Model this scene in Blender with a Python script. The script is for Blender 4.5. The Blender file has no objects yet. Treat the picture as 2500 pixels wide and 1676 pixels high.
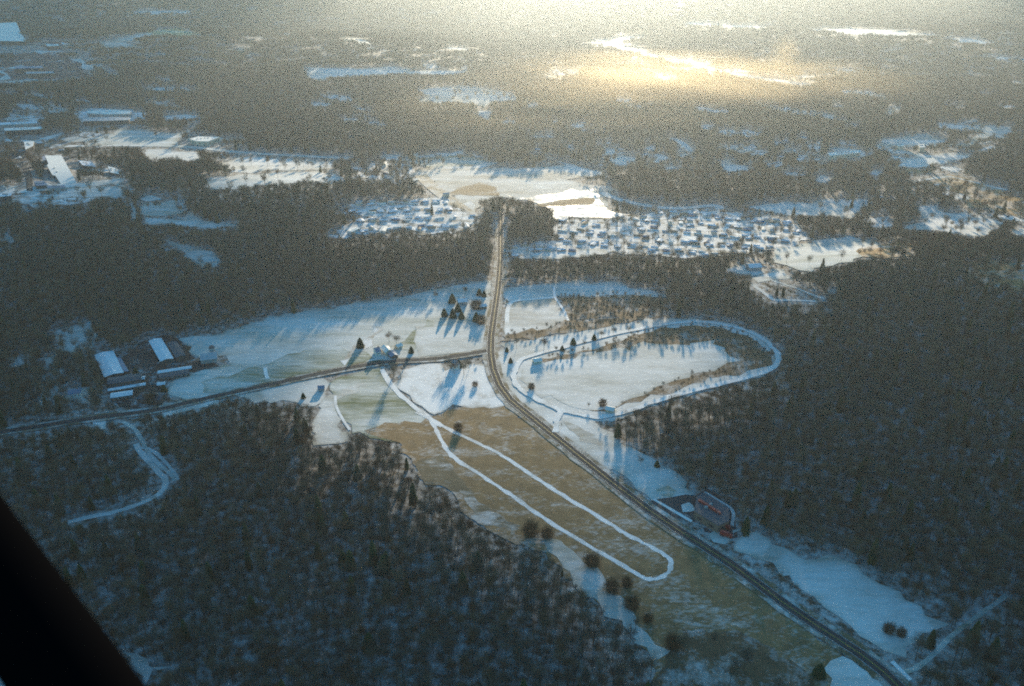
import bpy, bmesh, math, random, mathutils.kdtree
import numpy as np
from mathutils import Vector, Matrix
from mathutils.geometry import delaunay_2d_cdt
random.seed(11); RNG = np.random.default_rng(11)
scene = bpy.context.scene; COL = scene.collection
R = math.radians
# ------------------------------------------------------------------ camera, sky, sun, exposure
CAM_H, PITCH, LENS = 400.0, 26.0, 30.0
SUN_EL, SUN_AZ = 11.0, 6.5            # azimuth measured from +Y towards +X
cam = bpy.data.cameras.new('camera'); camo = bpy.data.objects.new('camera', cam); COL.objects.link(camo)
camo.location = (0, 0, CAM_H); camo.rotation_euler = (R(90-PITCH), 0, 0)
cam.lens = LENS; cam.sensor_width = 36; cam.clip_start = 0.02; cam.clip_end = 40000
cam.dof.use_dof = True; cam.dof.focus_distance = 2.8; cam.dof.aperture_fstop = 7.5   # fixed-focus compact
scene.camera = camo
W = bpy.data.worlds.new('World'); scene.world = W; W.use_nodes = True
nt = W.node_tree; bg = nt.nodes['Background']
sky = nt.nodes.new('ShaderNodeTexSky'); sky.sky_type = 'NISHITA'; sky.sun_disc = False
sky.sun_elevation = R(SUN_EL); sky.sun_rotation = R(SUN_AZ); sky.air_density = 1.3; sky.ozone_density = 4.0; sky.dust_density = 0.6
tint = nt.nodes.new('ShaderNodeMix'); tint.data_type = 'RGBA'; tint.blend_type = 'MULTIPLY'; tint.inputs[0].default_value = 1; tint.inputs[7].default_value = (.54, 1.0, 1.03, 1)   # cold clear winter sky
nt.links.new(sky.outputs[0], tint.inputs[6]); nt.links.new(tint.outputs[2], bg.inputs[0]); bg.inputs[1].default_value = 0.12
sl = bpy.data.lights.new('sun', 'SUN'); sl.energy = 5.0; sl.angle = R(0.5); sl.color = (1.0, 0.82, 0.56)
so = bpy.data.objects.new('sun', sl); COL.objects.link(so)
sd = Vector((math.sin(R(SUN_AZ))*math.cos(R(SUN_EL)), math.cos(R(SUN_AZ))*math.cos(R(SUN_EL)), math.sin(R(SUN_EL))))
so.rotation_euler = sd.to_track_quat('Z', 'Y').to_euler()
so.location = (0, 0, 900)
scene.view_settings.view_transform = 'Standard'; scene.view_settings.look = 'None'
scene.view_settings.exposure = 0.95; scene.view_settings.gamma = 1
scene.render.engine = 'CYCLES'; scene.cycles.use_denoising = False; scene.cycles.use_adaptive_sampling = False
scene.cycles.max_bounces = 4; scene.cycles.diffuse_bounces = 2; scene.cycles.glossy_bounces = 1
scene.cycles.transmission_bounces = 1; scene.cycles.transparent_max_bounces = 4; scene.cycles.volume_bounces = 0
scene.cycles.caustics_reflective = False; scene.cycles.caustics_refractive = False
HAZE_D, HAZE_G = 0.000052, 0.70
# ------------------------------------------------------------------ terrain and photo-to-ground
FPX = 2500*LENS/36.0
HILLS = [(720, 900, 260, 130, 42), (-640, 1330, 260, 130, 26), (-1250, 3000, 800, 330, 75), (-300, 2500, 500, 300, 35),
         (2300, 3300, 900, 350, 60), (-3000, 4600, 1200, 500, 90), (500, 4700, 1500, 500, 60), (330, 640, 160, 160, 10),
         (-2000, 2000, 300, 250, 20), (1300, 1900, 260, 160, 28)]
def hz(x, y):
    z = 0.0
    for cx, cy, sx, sy, a in HILLS: z = z + a*np.exp(-0.5*(((x-cx)/sx)**2 + ((y-cy)/sy)**2))
    return z
ct, st = math.cos(R(PITCH)), math.sin(R(PITCH))
def G(u, v):
    dx = (u-1250)/FPX; dy = -(v-838)/FPX
    D = (dx, ct+dy*st, -st+dy*ct)
    if D[2] > -0.02: D = (dx, D[1], -0.02)
    t = CAM_H/-D[2]
    for _ in range(25):
        x, y = D[0]*t, D[1]*t
        tn = (CAM_H-float(hz(x, y)))/-D[2]; t = 0.5*t+0.5*tn
    return D[0]*t, D[1]*t
def project(x, y, z):
    yy = y*ct - (z-CAM_H)*st; up = y*st + (z-CAM_H)*ct
    yy = np.maximum(yy, 1.0)
    return 1250+FPX*x/yy, 838-FPX*up/yy
FR = dict(P=(0,0,1), D=(0,0,1.0688), A=(0,400,.5344), B=(1000,600,.5344), T0=(0,0,.2993), T1=(600,0,.2993), T2=(1200,0,.2993), T3=(1800,0,.2993),
          M0=(0,350,.2993), M1=(600,350,.2993), M2=(1200,350,.2993), M3=(1800,350,.2993), L0=(0,700,.2993), C1=(600,650,.2993), C2=(1100,650,.2993),
          R=(1700,600,.342), F0=(0,1100,.3848), F1=(800,1000,.3189), F2=(1400,1000,.3189), F3=(1600,1200,.3848), W=(0,250,.3366))
def px(fr, pts):
    a, b, s = FR[fr]; return [(a+x*s, b+y*s) for x, y in pts]
# ------------------------------------------------------------------ materials
def newmat(name, rough=0.9, spec=0.2):
    m = bpy.data.materials.new(name); m.use_nodes = True
    b = m.node_tree.nodes['Principled BSDF']; b.inputs['Roughness'].default_value = rough
    b.inputs['Specular IOR Level'].default_value = spec
    return m, m.node_tree, b
def nd(t, k, **kw):
    n = t.nodes.new(k)
    for a, v in kw.items(): setattr(n, a, v)
    return n
def noise(t, co, scale, detail=4, rough=.6):
    n = nd(t, 'ShaderNodeTexNoise'); n.inputs['Scale'].default_value = scale; n.inputs['Detail'].default_value = detail
    n.inputs['Roughness'].default_value = rough; t.links.new(co, n.inputs['Vector']); return n.outputs['Fac']
def ramp(t, fac, stops):
    r = nd(t, 'ShaderNodeValToRGB'); e = r.color_ramp.elements
    while len(e) < len(stops): e.new(0.5)
    for i, (p, c) in enumerate(stops): e[i].position = p; e[i].color = (*c, 1) if len(c) == 3 else c
    t.links.new(fac, r.inputs[0]); return r.outputs[0]
def mixc(t, f, a, b, mode='MIX'):
    m = nd(t, 'ShaderNodeMix', data_type='RGBA', blend_type=mode)
    for s, v in ((m.inputs[0], f), (m.inputs[6], a), (m.inputs[7], b)):
        if isinstance(v, (int, float)): s.default_value = v
        elif isinstance(v, tuple): s.default_value = (*v, 1)
        else: t.links.new(v, s)
    return m.outputs[2]
SNOW = (0.88, 0.89, 0.90)
def cover(name, frac, base1, base2, sc=0.03, soft=0.12, streak=1.0, rot=0.0, fine=0.45, snow=SNOW):
    """snow lying on a base; frac = share covered; streaks stretched along x after rot"""
    m, t, b = newmat(name)
    g = nd(t, 'ShaderNodeNewGeometry'); mp = nd(t, 'ShaderNodeMapping')
    mp.inputs['Rotation'].default_value = (0, 0, rot); mp.inputs['Scale'].default_value = (1.0/streak, 1, 1)
    t.links.new(g.outputs['Position'], mp.inputs['Vector']); co = mp.outputs[0]
    n1 = noise(t, co, sc, 5, .65); n2 = noise(t, co, sc*9, 3, .7)
    a = nd(t, 'ShaderNodeMath', operation='MULTIPLY_ADD'); t.links.new(n2, a.inputs[0]); a.inputs[1].default_value = fine; t.links.new(n1, a.inputs[2])
    at = nd(t, 'ShaderNodeAttribute'); at.attribute_name = 'rim'
    em = nd(t, 'ShaderNodeMapRange'); t.links.new(at.outputs['Fac'], em.inputs[0]); em.inputs[1].default_value = 0.55; em.inputs[2].default_value = 1.0; em.inputs[3].default_value = 0.0; em.inputs[4].default_value = -.24*frac
    c = 0.5+fine*0.5 + (0.5-frac)*0.42
    a2_ = nd(t, 'ShaderNodeMath', operation='ADD'); t.links.new(a.outputs[0], a2_.inputs[0]); t.links.new(em.outputs[0], a2_.inputs[1]); a = a2_
    rm = nd(t, 'ShaderNodeMapRange'); t.links.new(a.outputs[0], rm.inputs[0])
    rm.inputs[1].default_value = c-soft; rm.inputs[2].default_value = c+soft
    base = ramp(t, noise(t, g.outputs['Position'], sc*2.3, 4), [(.32, base1), (.68, base2)])
    sn = ramp(t, noise(t, g.outputs['Position'], .05, 3), [(.3, tuple(v*.93 for v in snow)), (.7, snow)])
    t.links.new(mixc(t, rm.outputs[0], base, sn), b.inputs['Base Color'])
    bp = nd(t, 'ShaderNodeBump'); bp.inputs['Strength'].default_value = .15; bp.inputs['Distance'].default_value = 1.0
    t.links.new(noise(t, g.outputs['Position'], .35, 4), bp.inputs['Height']); t.links.new(bp.outputs[0], b.inputs['Normal'])
    return m
M = {}
M['floor'] = cover('forest_floor', .20, (.065,.052,.037), (.11,.08,.052), .14, .24)
M['snow'] = cover('open_snow', .74, (.20,.19,.13), (.28,.25,.17), .03, .4, 3, R(12))
M['ice'] = cover('icy_snow', .95, (.2,.19,.15), (.28,.25,.2), .03, .3, 3, R(12)); 
t = M['ice'].node_tree; g = nd(t, 'ShaderNodeNewGeometry'); rr_ = nd(t, 'ShaderNodeMapRange'); t.links.new(noise(t, g.outputs['Position'], .045, 5, .75), rr_.inputs[0]); rr_.inputs[1].default_value = .42; rr_.inputs[2].default_value = .58; rr_.inputs[3].default_value = .5; rr_.inputs[4].default_value = .9; t.links.new(rr_.outputs[0], t.nodes['Principled BSDF'].inputs['Roughness'])
M['ice'].node_tree.nodes['Principled BSDF'].inputs['Specular IOR Level'].default_value = .5
M['snow_thin'] = cover('thin_snow', .62, (.12,.15,.08), (.22,.21,.13), .03, .35, 5, R(-78+90))
M['green'] = cover('snowy_grass', .36, (.085,.12,.05), (.17,.18,.08), .025, .24, 5, R(14))
M['lawn'] = cover('mown_grass', .12, (.11,.16,.04), (.22,.24,.06), .02, .2, 3, R(10))
M['tan'] = cover('dry_meadow', -.24, (.165,.112,.055), (.28,.185,.09), 0.045, .3, 2.0, R(-40), .8)
M['tandull'] = cover('dull_meadow', .22, (.12,.10,.06), (.2,.16,.1), .03, .2, 2.5, R(-40), .6)
M['tanthin'] = cover('frosted_meadow', .5, (.2,.17,.11), (.3,.25,.16), .02, .3, 3, R(10))
M['brush'] = cover('brown_brush', -.05, (.10,.07,.04), (.17,.115,.065), .05, .25)
M['orange'] = cover('orange_lit_meadow', .12, (.26,.15,.06), (.34,.22,.09), .03, .2, 2, R(-25))  # tan slope grass, with the orange of low sunlight put into its colour
M['yard'] = cover('farm_yard', .12, (.035,.035,.035), (.065,.06,.055), .05, .12)
M['estate'] = cover('estate_ground', .58, (.07,.07,.055), (.13,.12,.085), .09, .14, 1.5, R(8))
M['lot'] = cover('parking_lot', .10, (.045,.05,.055), (.08,.085,.09), .02, .12)
M['path'] = cover('snowy_drive', .98, (.3,.26,.2), (.4,.35,.28), .05, .2, snow=(.84,.84,.84))
M['dirt'] = cover('dirt_road', .25, (.34,.27,.18), (.42,.34,.24), .05, .2)
m, t, b = newmat('asphalt', .9, .08); M['asphalt'] = m
g = nd(t, 'ShaderNodeNewGeometry'); t.links.new(ramp(t, noise(t, g.outputs['Position'], .12, 5), [(.3, (.05,.05,.052)), (.7, (.085,.085,.085))]), b.inputs['Base Color'])
M['verge'] = cover('snowy_verge', .22, (.10,.085,.05), (.19,.15,.085), .06, .2)
def plain(name, col, rough=.8, spec=.3, var=.15, sc=.4):
    m, t, b = newmat(name, rough, spec); g = nd(t, 'ShaderNodeTexCoord')
    t.links.new(ramp(t, noise(t, g.outputs['Object'], sc, 4), [(.3, tuple(c*(1-var) for c in col)), (.7, tuple(min(1, c*(1+var)) for c in col))]), b.inputs['Base Color'])
    M[name] = m; return m
plain('roof_snow', (.72,.75,.80)); plain('roof_white', (.80,.78,.74)); plain('roof_dark', (.10,.105,.12)); plain('roof_slate', (.22,.27,.36))
plain('roof_grey', (.42,.44,.47)); plain('roof_brown', (.20,.15,.11))
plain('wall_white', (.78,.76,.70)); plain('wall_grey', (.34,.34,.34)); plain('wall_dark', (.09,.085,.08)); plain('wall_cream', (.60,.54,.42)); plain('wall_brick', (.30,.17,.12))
plain('glass', (.03,.04,.05), .15, .6); plain('wood', (.16,.12,.08)); plain('red', (.42,.03,.02), .5, .4); plain('tyre', (.02,.02,.02)); plain('chrome', (.5,.5,.5), .35)
plain('strut', (.0025,.0025,.003), 1.0, 0.0); plain('white_paint', (.8,.8,.78), .5); plain('yellow_paint', (.55,.40,.08), .6)
def twigmat(name, cols, rough=.9, trans=0.0):
    m, t, b = newmat(name, rough, .1)
    oi = nd(t, 'ShaderNodeObjectInfo'); g = nd(t, 'ShaderNodeNewGeometry')
    n = noise(t, g.outputs['Position'], .012, 3)
    a = nd(t, 'ShaderNodeMath', operation='MULTIPLY_ADD'); t.links.new(oi.outputs['Random'], a.inputs[0]); a.inputs[1].default_value = .55
    s = nd(t, 'ShaderNodeMath', operation='MULTIPLY'); t.links.new(n, s.inputs[0]); s.inputs[1].default_value = .55
    t.links.new(s.outputs[0], a.inputs[2])
    t.links.new(ramp(t, a.outputs[0], [(i/(len(cols)-1)*.8+.1, c) for i, c in enumerate(cols)]), b.inputs['Base Color'])
    M[name] = m; return m
twigmat('twigs', [(.11,.105,.085), (.15,.12,.085), (.12,.11,.088), (.18,.135,.085), (.22,.14,.08)])
twigmat('oak_twigs', [(.12,.065,.035), (.18,.10,.05), (.14,.08,.045)])
twigmat('needles', [(.030,.055,.022), (.05,.08,.03), (.035,.06,.03)])
plain('bark', (.10,.085,.07))
# ------------------------------------------------------------------ helpers
def obj(name, me, mat=None, parent=None):
    o = bpy.data.objects.new(name, me); COL.objects.link(o)
    if mat is not None:
        for mm in (mat if isinstance(mat, (list, tuple)) else [mat]): me.materials.append(mm)
    if parent: o.parent = parent
    return o
def mesh(name, v, f, mi=None):
    me = bpy.data.meshes.new(name); me.from_pydata([tuple(p) for p in v], [], f)
    if mi is not None: me.polygons.foreach_set('material_index', mi)
    me.update(); return me
def tag(o, label, cat, group=None):
    o['label'] = label; o['category'] = cat
    if group: o['group'] = group
    return o
def empty(name, loc, rz=0):
    o = bpy.data.objects.new(name, None); COL.objects.link(o); o.location = loc; o.rotation_euler = (0, 0, rz); o.empty_display_size = .5
    return o
def copy_tree(o):
    c = o.copy(); COL.objects.link(c)
    for ch in o.children:
        d = ch.copy(); COL.objects.link(d); d.parent = c
        for g2 in ch.children:
            e = g2.copy(); COL.objects.link(e); e.parent = d
    return c
# ------------------------------------------------------------------ land cover sheets
H2, W2 = 838, 1250
DENS = np.ones((H2, W2), np.float32)                 # tree density seen through the photo frame
def raster(pts, val, arr=None):
    P = np.array(pts)/2.0; ys = P[:, 1]
    for yy in range(max(0, int(ys.min())), min(H2-1, int(ys.max())+1)+1):
        xs = []
        for (x0, y0), (x1, y1) in zip(P, np.roll(P, -1, 0)):
            if (y0 <= yy+.5) != (y1 <= yy+.5): xs.append(x0+(yy+.5-y0)/(y1-y0)*(x1-x0))
        xs.sort()
        for a, b in zip(xs[::2], xs[1::2]): (DENS if arr is None else arr)[yy, max(0, int(round(a))):max(0, min(W2, int(round(b))))] = val
FORCE = np.zeros((H2, W2), np.float32)            # woods whose crowns may stand in front of a clearing
LEV = np.zeros((H2, W2), np.float32)
LEVEL = [0]
def off(x, y):
    return 0.10 + 0.00009*math.hypot(x, y)
def lift(x, y): return LEVEL[0]*(.03+.00003*math.hypot(x, y))
def set_level(polys):
    tmp = np.zeros((H2, W2), np.float32)
    for p_ in polys: raster(p_, 1, tmp)
    m_ = tmp > 0; LEVEL[0] = (LEV[m_].max() if m_.any() else 0)+1; LEV[m_] = LEVEL[0]
def drape(name, G2, matk, rough_edge=True, step=None):
    dist = sum(math.hypot(*p) for p in G2)/len(G2)
    step = step or max(6.0, dist*.012); amp = step*.32 if rough_edge else 0
    out = []
    for (x0, y0), (x1, y1) in zip(G2, G2[1:]+G2[:1]):
        L = math.hypot(x1-x0, y1-y0); n = max(1, int(L/step))
        for i in range(n):
            f = i/n; out.append((x0+(x1-x0)*f+random.gauss(0, amp), y0+(y1-y0)*f+random.gauss(0, amp)))
    nb = len(out); gx = np.array(out); mn, mx = gx.min(0), gx.max(0)
    s = max(16.0, dist*.018, (mx-mn).max()/70)
    pts = [Vector(p) for p in out]
    for x in np.arange(mn[0]+s/2, mx[0], s):
        for y in np.arange(mn[1]+s/2, mx[1], s): pts.append(Vector((x+random.uniform(-1, 1), y+random.uniform(-1, 1))))
    edges = [(i, (i+1) % nb) for i in range(nb)]
    tk = mathutils.kdtree.KDTree(nb)
    for i_, p_ in enumerate(out): tk.insert((p_[0], p_[1], 0), i_)
    tk.balance(); pts = pts[:nb]+[p_ for p_ in pts[nb:] if tk.find((p_.x, p_.y, 0))[2] > s*.3]
    vs, es, fs, *_ = delaunay_2d_cdt(pts, edges, [list(range(nb))], 1, 1e-3)
    V = [(p.x, p.y, float(hz(p.x, p.y))+off(p.x, p.y)+lift(p.x, p.y)) for p in vs]
    o = obj(name, mesh(name, V, [list(f)[::1] for f in fs]), M[matk]); o['kind'] = 'structure'
    inner = len(pts)-nb
    if inner >= 4:      # bare, ragged rim: 1 on the outline, 0 from the first inner points on
        at = o.data.attributes.new('rim', 'FLOAT', 'POINT'); seg = [(Vector(a_), Vector(b2)) for a_, b2 in zip(out, out[1:]+out[:1])]
        tr = mathutils.kdtree.KDTree(nb)
        for i_, p_ in enumerate(out): tr.insert((p_[0], p_[1], 0), i_)
        tr.balance(); at.data.foreach_set('value', [1.0 if tr.find((p_.x, p_.y, 0))[2] < .6 else 0.0 for p_ in vs])
    # face up
    me = o.data; bm = bmesh.new(); bm.from_mesh(me)
    for f in bm.faces:
        if f.normal.z < 0: f.normal_flip()
    bm.to_mesh(me); bm.free()
    return o
def area(name, fr, pts, matk, dens=0.0, force=False):
    p = px(fr, pts); raster(p, dens)
    raster(p, 1 if force else 0, FORCE); set_level([p])
    return drape(name, [G(*q) for q in p], matk)
def smooth(pts, n=4):
    out = []
    for i in range(len(pts)-1):
        p0 = pts[max(0, i-1)]; p1 = pts[i]; p2 = pts[i+1]; p3 = pts[min(len(pts)-1, i+2)]
        for k in range(n):
            t_ = k/n
            out.append(tuple(.5*((2*p1[j])+(-p0[j]+p2[j])*t_+(2*p0[j]-5*p1[j]+4*p2[j]-p3[j])*t_*t_+(-p0[j]+3*p1[j]-3*p2[j]+p3[j])*t_**3) for j in (0, 1)))
    out.append(pts[-1]); return out
def ribbon_pts(line, w):
    L, Rr = [], []
    for i, p in enumerate(line):
        a = line[max(0, i-1)]; b_ = line[min(len(line)-1, i+1)]
        d = Vector((b_[0]-a[0], b_[1]-a[1])); d = d.normalized() if d.length > 0 else Vector((0, 1)); n = Vector((-d.y, d.x))*w/2
        L.append((p[0]+n.x, p[1]+n.y)); Rr.append((p[0]-n.x, p[1]-n.y))
    return L, Rr
def ribbon(name, line, w, matk, zadd=0.0, jit=0.0, n=4):
    line = smooth(line, n); d = []
    for a, b_ in zip(line, line[1:]):
        k = max(1, int(math.hypot(b_[0]-a[0], b_[1]-a[1])/12)); d += [(a[0]+(b_[0]-a[0])*i/k, a[1]+(b_[1]-a[1])*i/k) for i in range(k)]
    d.append(line[-1]); L, Rr = ribbon_pts(d, w)
    if zadd == 0:
        arr = np.array(L+Rr[::-1]); u_, v_ = project(arr[:, 0], arr[:, 1], hz(arr[:, 0], arr[:, 1])); m2 = len(L)
        set_level([[(u_[i], v_[i]-1), (u_[i+1], v_[i+1]-1), (u_[2*m2-2-i], v_[2*m2-2-i]+1), (u_[2*m2-1-i], v_[2*m2-1-i]+1)] for i in range(m2-1)])
    V = []
    for p, q in zip(L, Rr):
        for s in (p, q):
            x, y = s[0]+random.gauss(0, jit), s[1]+random.gauss(0, jit); V.append((x, y, float(hz(x, y))+off(x, y)+lift(x, y)+zadd))
    F = [(2*i, 2*i+1, 2*i+3, 2*i+2) for i in range(len(L)-1)]
    o = obj(name, mesh(name, V, F), M[matk]); o['kind'] = 'structure'; return d
def track(name, fr, pts, w, matk, clear=None, jit=0.0):
    p = [G(*q) for q in px(fr, pts)]
    cl = w if clear is None else clear
    L, Rr = ribbon_pts(smooth(p), cl)
    poly = L+Rr[::-1]; arr = np.array(poly); z = hz(arr[:, 0], arr[:, 1]); u, v = project(arr[:, 0], arr[:, 1], z)
    n = len(L)
    for i in range(n-1):
        raster([(u[i], v[i]), (u[i+1], v[i+1]), (u[2*n-2-i], v[2*n-2-i]), (u[2*n-1-i], v[2*n-1-i])], 0)
    return ribbon(name, p, w, matk, jit=jit)
# ground sheet
def axis(lo, hi, fine_lo, fine_hi, s0, g_):
    a = list(np.arange(fine_lo, fine_hi+1, s0)); s = s0; x = fine_hi
    while x < hi: s *= g_; x += s; a.append(x)
    s = s0; x = fine_lo
    while x > lo: s *= g_; x -= s; a.insert(0, x)
    return np.array(a)
ax, ay = axis(-16000, 16000, -1100, 1100, 12, 1.04), axis(-6000, 20000, 250, 1700, 12, 1.025)
XX, YY = np.meshgrid(ax, ay); ZZ = hz(XX, YY); nx, ny = len(ax), len(ay)
V = np.stack([XX.ravel(), YY.ravel(), ZZ.ravel()], 1)
i = (np.arange(ny-1)[:, None]*nx+np.arange(nx-1)[None]).ravel(); F = np.stack([i, i+1, i+nx+1, i+nx], 1)
me = bpy.data.meshes.new('ground'); me.vertices.add(len(V)); me.vertices.foreach_set('co', V.ravel())
me.loops.add(F.size); me.polygons.add(len(F)); me.loops.foreach_set('vertex_index', F.ravel()); me.polygons.foreach_set('loop_start', np.arange(len(F))*4); me.polygons.foreach_set('loop_total', np.full(len(F), 4)); me.update()
go = obj('ground', me, M['floor']); go['kind'] = 'structure'

S = 'snow_field'; ga = 'grass_field'
# --- far top
area(S, 'T1', [(460,550),(700,555),(950,560),(1250,545),(1350,580),(1750,580),(1820,520),(1800,600),(1650,620),(1300,605),(1000,620),(850,630),(650,640),(640,670),(560,660),(510,630)], 'snow')
area(S, 'T1', [(1400,740),(1500,715),(1900,705),(2100,745),(2200,785),(2210,830),(2000,835),(1980,880),(1700,830),(1510,845),(1390,835),(1480,790)], 'snow_thin', .05)
area(S, 'T1', [(1880,900),(2010,915),(1990,985),(1900,955)], 'snow')
area(S, 'T1', [(300,265),(370,270),(360,290),(290,285)], 'snow')
area(S, 'T1', [(780,310),(950,320),(1040,395),(1260,420),(1270,445),(1020,410),(900,345),(780,330)], 'snow_thin', .1)
area(S, 'T0', [(1090,95),(1350,90),(1490,95),(1600,100),(1490,122),(1200,122)], 'snow')
area(ga, 'T0', [(1220,255),(1400,228),(1560,250),(1660,300),(1560,305),(1400,300),(1230,290)], 'lawn')
area(ga, 'T0', [(750,370),(880,330),(1230,283),(1240,296),(1050,345),(1190,390),(950,402)], 'tanthin')
area('parking_lot', 'T0', [(0,440),(300,420),(520,450),(700,560),(780,640),(0,650)], 'lot', .03)
area(S, 'T0', [(550,480),(640,490),(780,570),(740,580),(600,510)], 'snow')
area(S, 'T0', [(750,500),(800,505),(970,612),(920,620),(860,590)], 'snow')
area(S, 'T0', [(0,570),(60,650),(20,655),(0,640)], 'snow')
area(S, 'T0', [(280,345),(600,340),(620,395),(420,400),(330,380)], 'yard', .2)
area('parking_lot', 'T0', [(0,670),(500,640),(540,655),(0,690)], 'snow_thin')
area(S, 'T0', [(20,765),(140,765),(130,775),(40,775)], 'snow')
area(S, 'T0', [(140,855),(280,850),(280,870),(150,875)], 'snow')
area(S, 'T0', [(380,870),(430,860),(490,890),(470,920),(400,920)], 'snow')
area('parking_lot', 'T0', [(600,930),(700,880),(1080,900),(1190,930),(1190,990),(1080,1000),(650,1000)], 'estate', .1)
area(S, 'T0', [(1320,960),(1400,940),(1550,930),(1640,955),(1600,975),(1450,975),(1350,990)], 'snow')
area(S, 'T0', [(340,1130),(400,1100),(530,1085),(540,1100),(450,1140),(400,1150)], 'snow')
area(S, 'T0', [(580,1150),(750,1110),(950,1090),(980,1060),(1150,1050),(1250,1080),(1470,1090),(1620,1000),(1650,1010),(1500,1110),(1400,1190),(1200,1190),(900,1180),(700,1165)], 'snow_thin', .02)
area(S, 'T0', [(1540,1140),(1620,1110),(1790,1120),(2000,1125),(1980,1150),(1780,1150),(1640,1170)], 'snow_thin')
area(S, 'T0', [(0,1150),(90,1150),(110,1220),(0,1240)], 'snow')
area('parking_lot', 'W', [(0,290),(600,260),(900,330),(900,400),(560,400),(400,420),(160,430),(0,400)], 'yard', .35)
area(S, 'W', [(0,360),(120,350),(240,400),(200,480),(180,560),(140,520),(130,440),(0,420)], 'yard', .5)
track('road', 'W', [(130,430),(200,500),(215,600),(215,700),(230,780)], 9, 'asphalt', 22)
track('road', 'M0', [(420,30),(900,20),(1500,30),(1900,72),(2339,102),(2880,125)], 16, 'snow_thin', 40)
area(S, 'M0', [(1150,60),(1250,50),(1550,75),(1600,90),(1640,150),(1500,155),(1400,130),(1250,160),(1170,110)], 'snow')
area(S, 'M0', [(1740,175),(1850,140),(1960,110),(2339,130),(2720,160),(2700,215),(2339,228),(2200,218),(1950,250),(1870,210)], 'snow', .06)
area(S, 'M0', [(1670,290),(1900,265),(2339,237),(2690,220),(2750,255),(2820,310),(2700,330),(2520,310),(2339,345),(2100,345),(1900,382),(1720,385)], 'snow', .06)
area(S, 'M0', [(640,150),(760,150),(800,200),(1000,215),(1060,270),(860,250),(720,230)], 'snow', .25)
area(S, 'M0', [(0,350),(140,345),(180,380),(290,360),(330,320),(360,330),(400,345),(700,318),(950,290),(1000,295),(1090,385),(1095,412),(1040,400),(960,330),(760,355),(500,385),(280,395),(0,410)], 'snow', .05)
area(ga, 'M0', [(420,400),(560,372),(950,345),(1020,430),(860,430),(640,460),(420,470)], 'tanthin', .1)
area(S, 'M0', [(100,410),(290,400),(430,450),(600,450),(700,440),(860,430),(1010,430),(1000,460),(800,470),(600,505),(380,520),(330,510),(280,530),(100,480)], 'estate', .25)
area(S, 'M0', [(1120,460),(1250,425),(1380,450),(1200,482)], 'snow')
area(ga, 'M0', [(1150,500),(1250,475),(1440,470),(1490,560),(1480,590),(1320,600),(1190,600),(1140,560)], 'green', .08)
area(S, 'M0', [(1430,450),(1500,465),(1525,545),(1490,540)], 'snow')
area(S, 'M0', [(1050,510),(1090,500),(1110,580),(1080,640),(1060,560)], 'snow_thin', .1)
area(S, 'M0', [(1160,620),(1300,632),(1450,622),(1560,580),(1620,620),(1700,645),(1930,668),(1930,690),(1600,692),(1400,652),(1250,672),(1180,650)], 'snow')
area(S, 'M0', [(1320,795),(1450,820),(1600,870),(1750,895),(1810,960),(1780,1010),(1700,985),(1640,1020),(1560,960),(1450,870)], 'snow_thin', .1)
area(S, 'M0', [(0,720),(70,715),(130,830),(80,880),(0,890)], 'snow_thin', .35)
# --- centre far
area(S, 'M1', [(1060,130),(1140,90),(1320,105),(1310,145),(1180,140)], 'snow', .08)
area(S, 'M1', [(1380,112),(1550,85),(1780,62),(1790,98),(1560,122)], 'snow')
area(S, 'M1', [(1820,70),(1880,100),(1960,130),(1880,120)], 'snow')
area(ga, 'M1', [(1380,125),(1800,105),(1960,140),(2050,165),(1700,188),(1450,190),(1370,150)], 'green', .35)
area(S, 'M1', [(1470,195),(1700,190),(2060,162),(2000,195),(1920,222),(1600,222)], 'snow')
area(S, 'M1', [(850,195),(930,192),(1000,245),(870,230)], 'snow')
area('meadow', 'M1', [(860,245),(1000,160),(1360,160),(1370,330),(1230,340),(1000,330),(900,310)], 'estate', .45)
area('meadow', 'D', [(950,390),(1100,383),(1200,384),(1300,380),(1390,400),(1290,412),(1400,432),(1390,470),(1250,462),(1150,450),(1100,462),(1080,490),(1040,455),(990,425)], 'tanthin')
area('meadow', 'M1', [(1700,385),(1900,320),(2010,360),(2060,440),(1900,430),(1650,430)], 'tan', .02)
area('meadow', 'M2', [(350,450),(520,420),(800,430),(780,460),(500,490),(380,490)], 'tan', .08)
area(S, 'M1', [(1760,500),(1850,475),(1900,510),(1870,550),(1800,540)], 'snow')
track('road', 'M1', [(1400,235),(1480,320),(1600,420),(1740,520),(1850,605)], 24, 'dirt', 40)
track('road', 'M2', [(360,90),(560,140),(700,210),(880,250)], 18, 'snow', 34)
area(S, 'M2', [(110,435),(200,440),(300,450),(520,420),(700,380),(870,385),(890,470),(960,540),(960,570),(1100,590),(1080,625),(860,600),(620,600),(600,640),(510,630),(490,540),(400,500),(280,480)], 'ice', .02)
area(S, 'M2', [(500,540),(640,530),(860,530),(1080,610),(1100,625),(900,605),(620,600),(590,640),(520,630)], 'ice')
area(S, 'M2', [(510,650),(600,650),(640,640),(560,730),(520,740)], 'ice')
area(S, 'M2', [(770,690),(820,680),(800,780),(810,830),(770,790)], 'ice')
area(S, 'M2', [(620,190),(660,180),(740,260),(650,230)], 'snow')
area('meadow', 'M2', [(360,510),(480,470),(840,450),(800,500),(560,520),(400,530)], 'tan')
track('road', 'M2', [(900,400),(1000,450),(1200,500),(1500,535),(1820,510),(1860,545)], 14, 'snow', 30)
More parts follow.
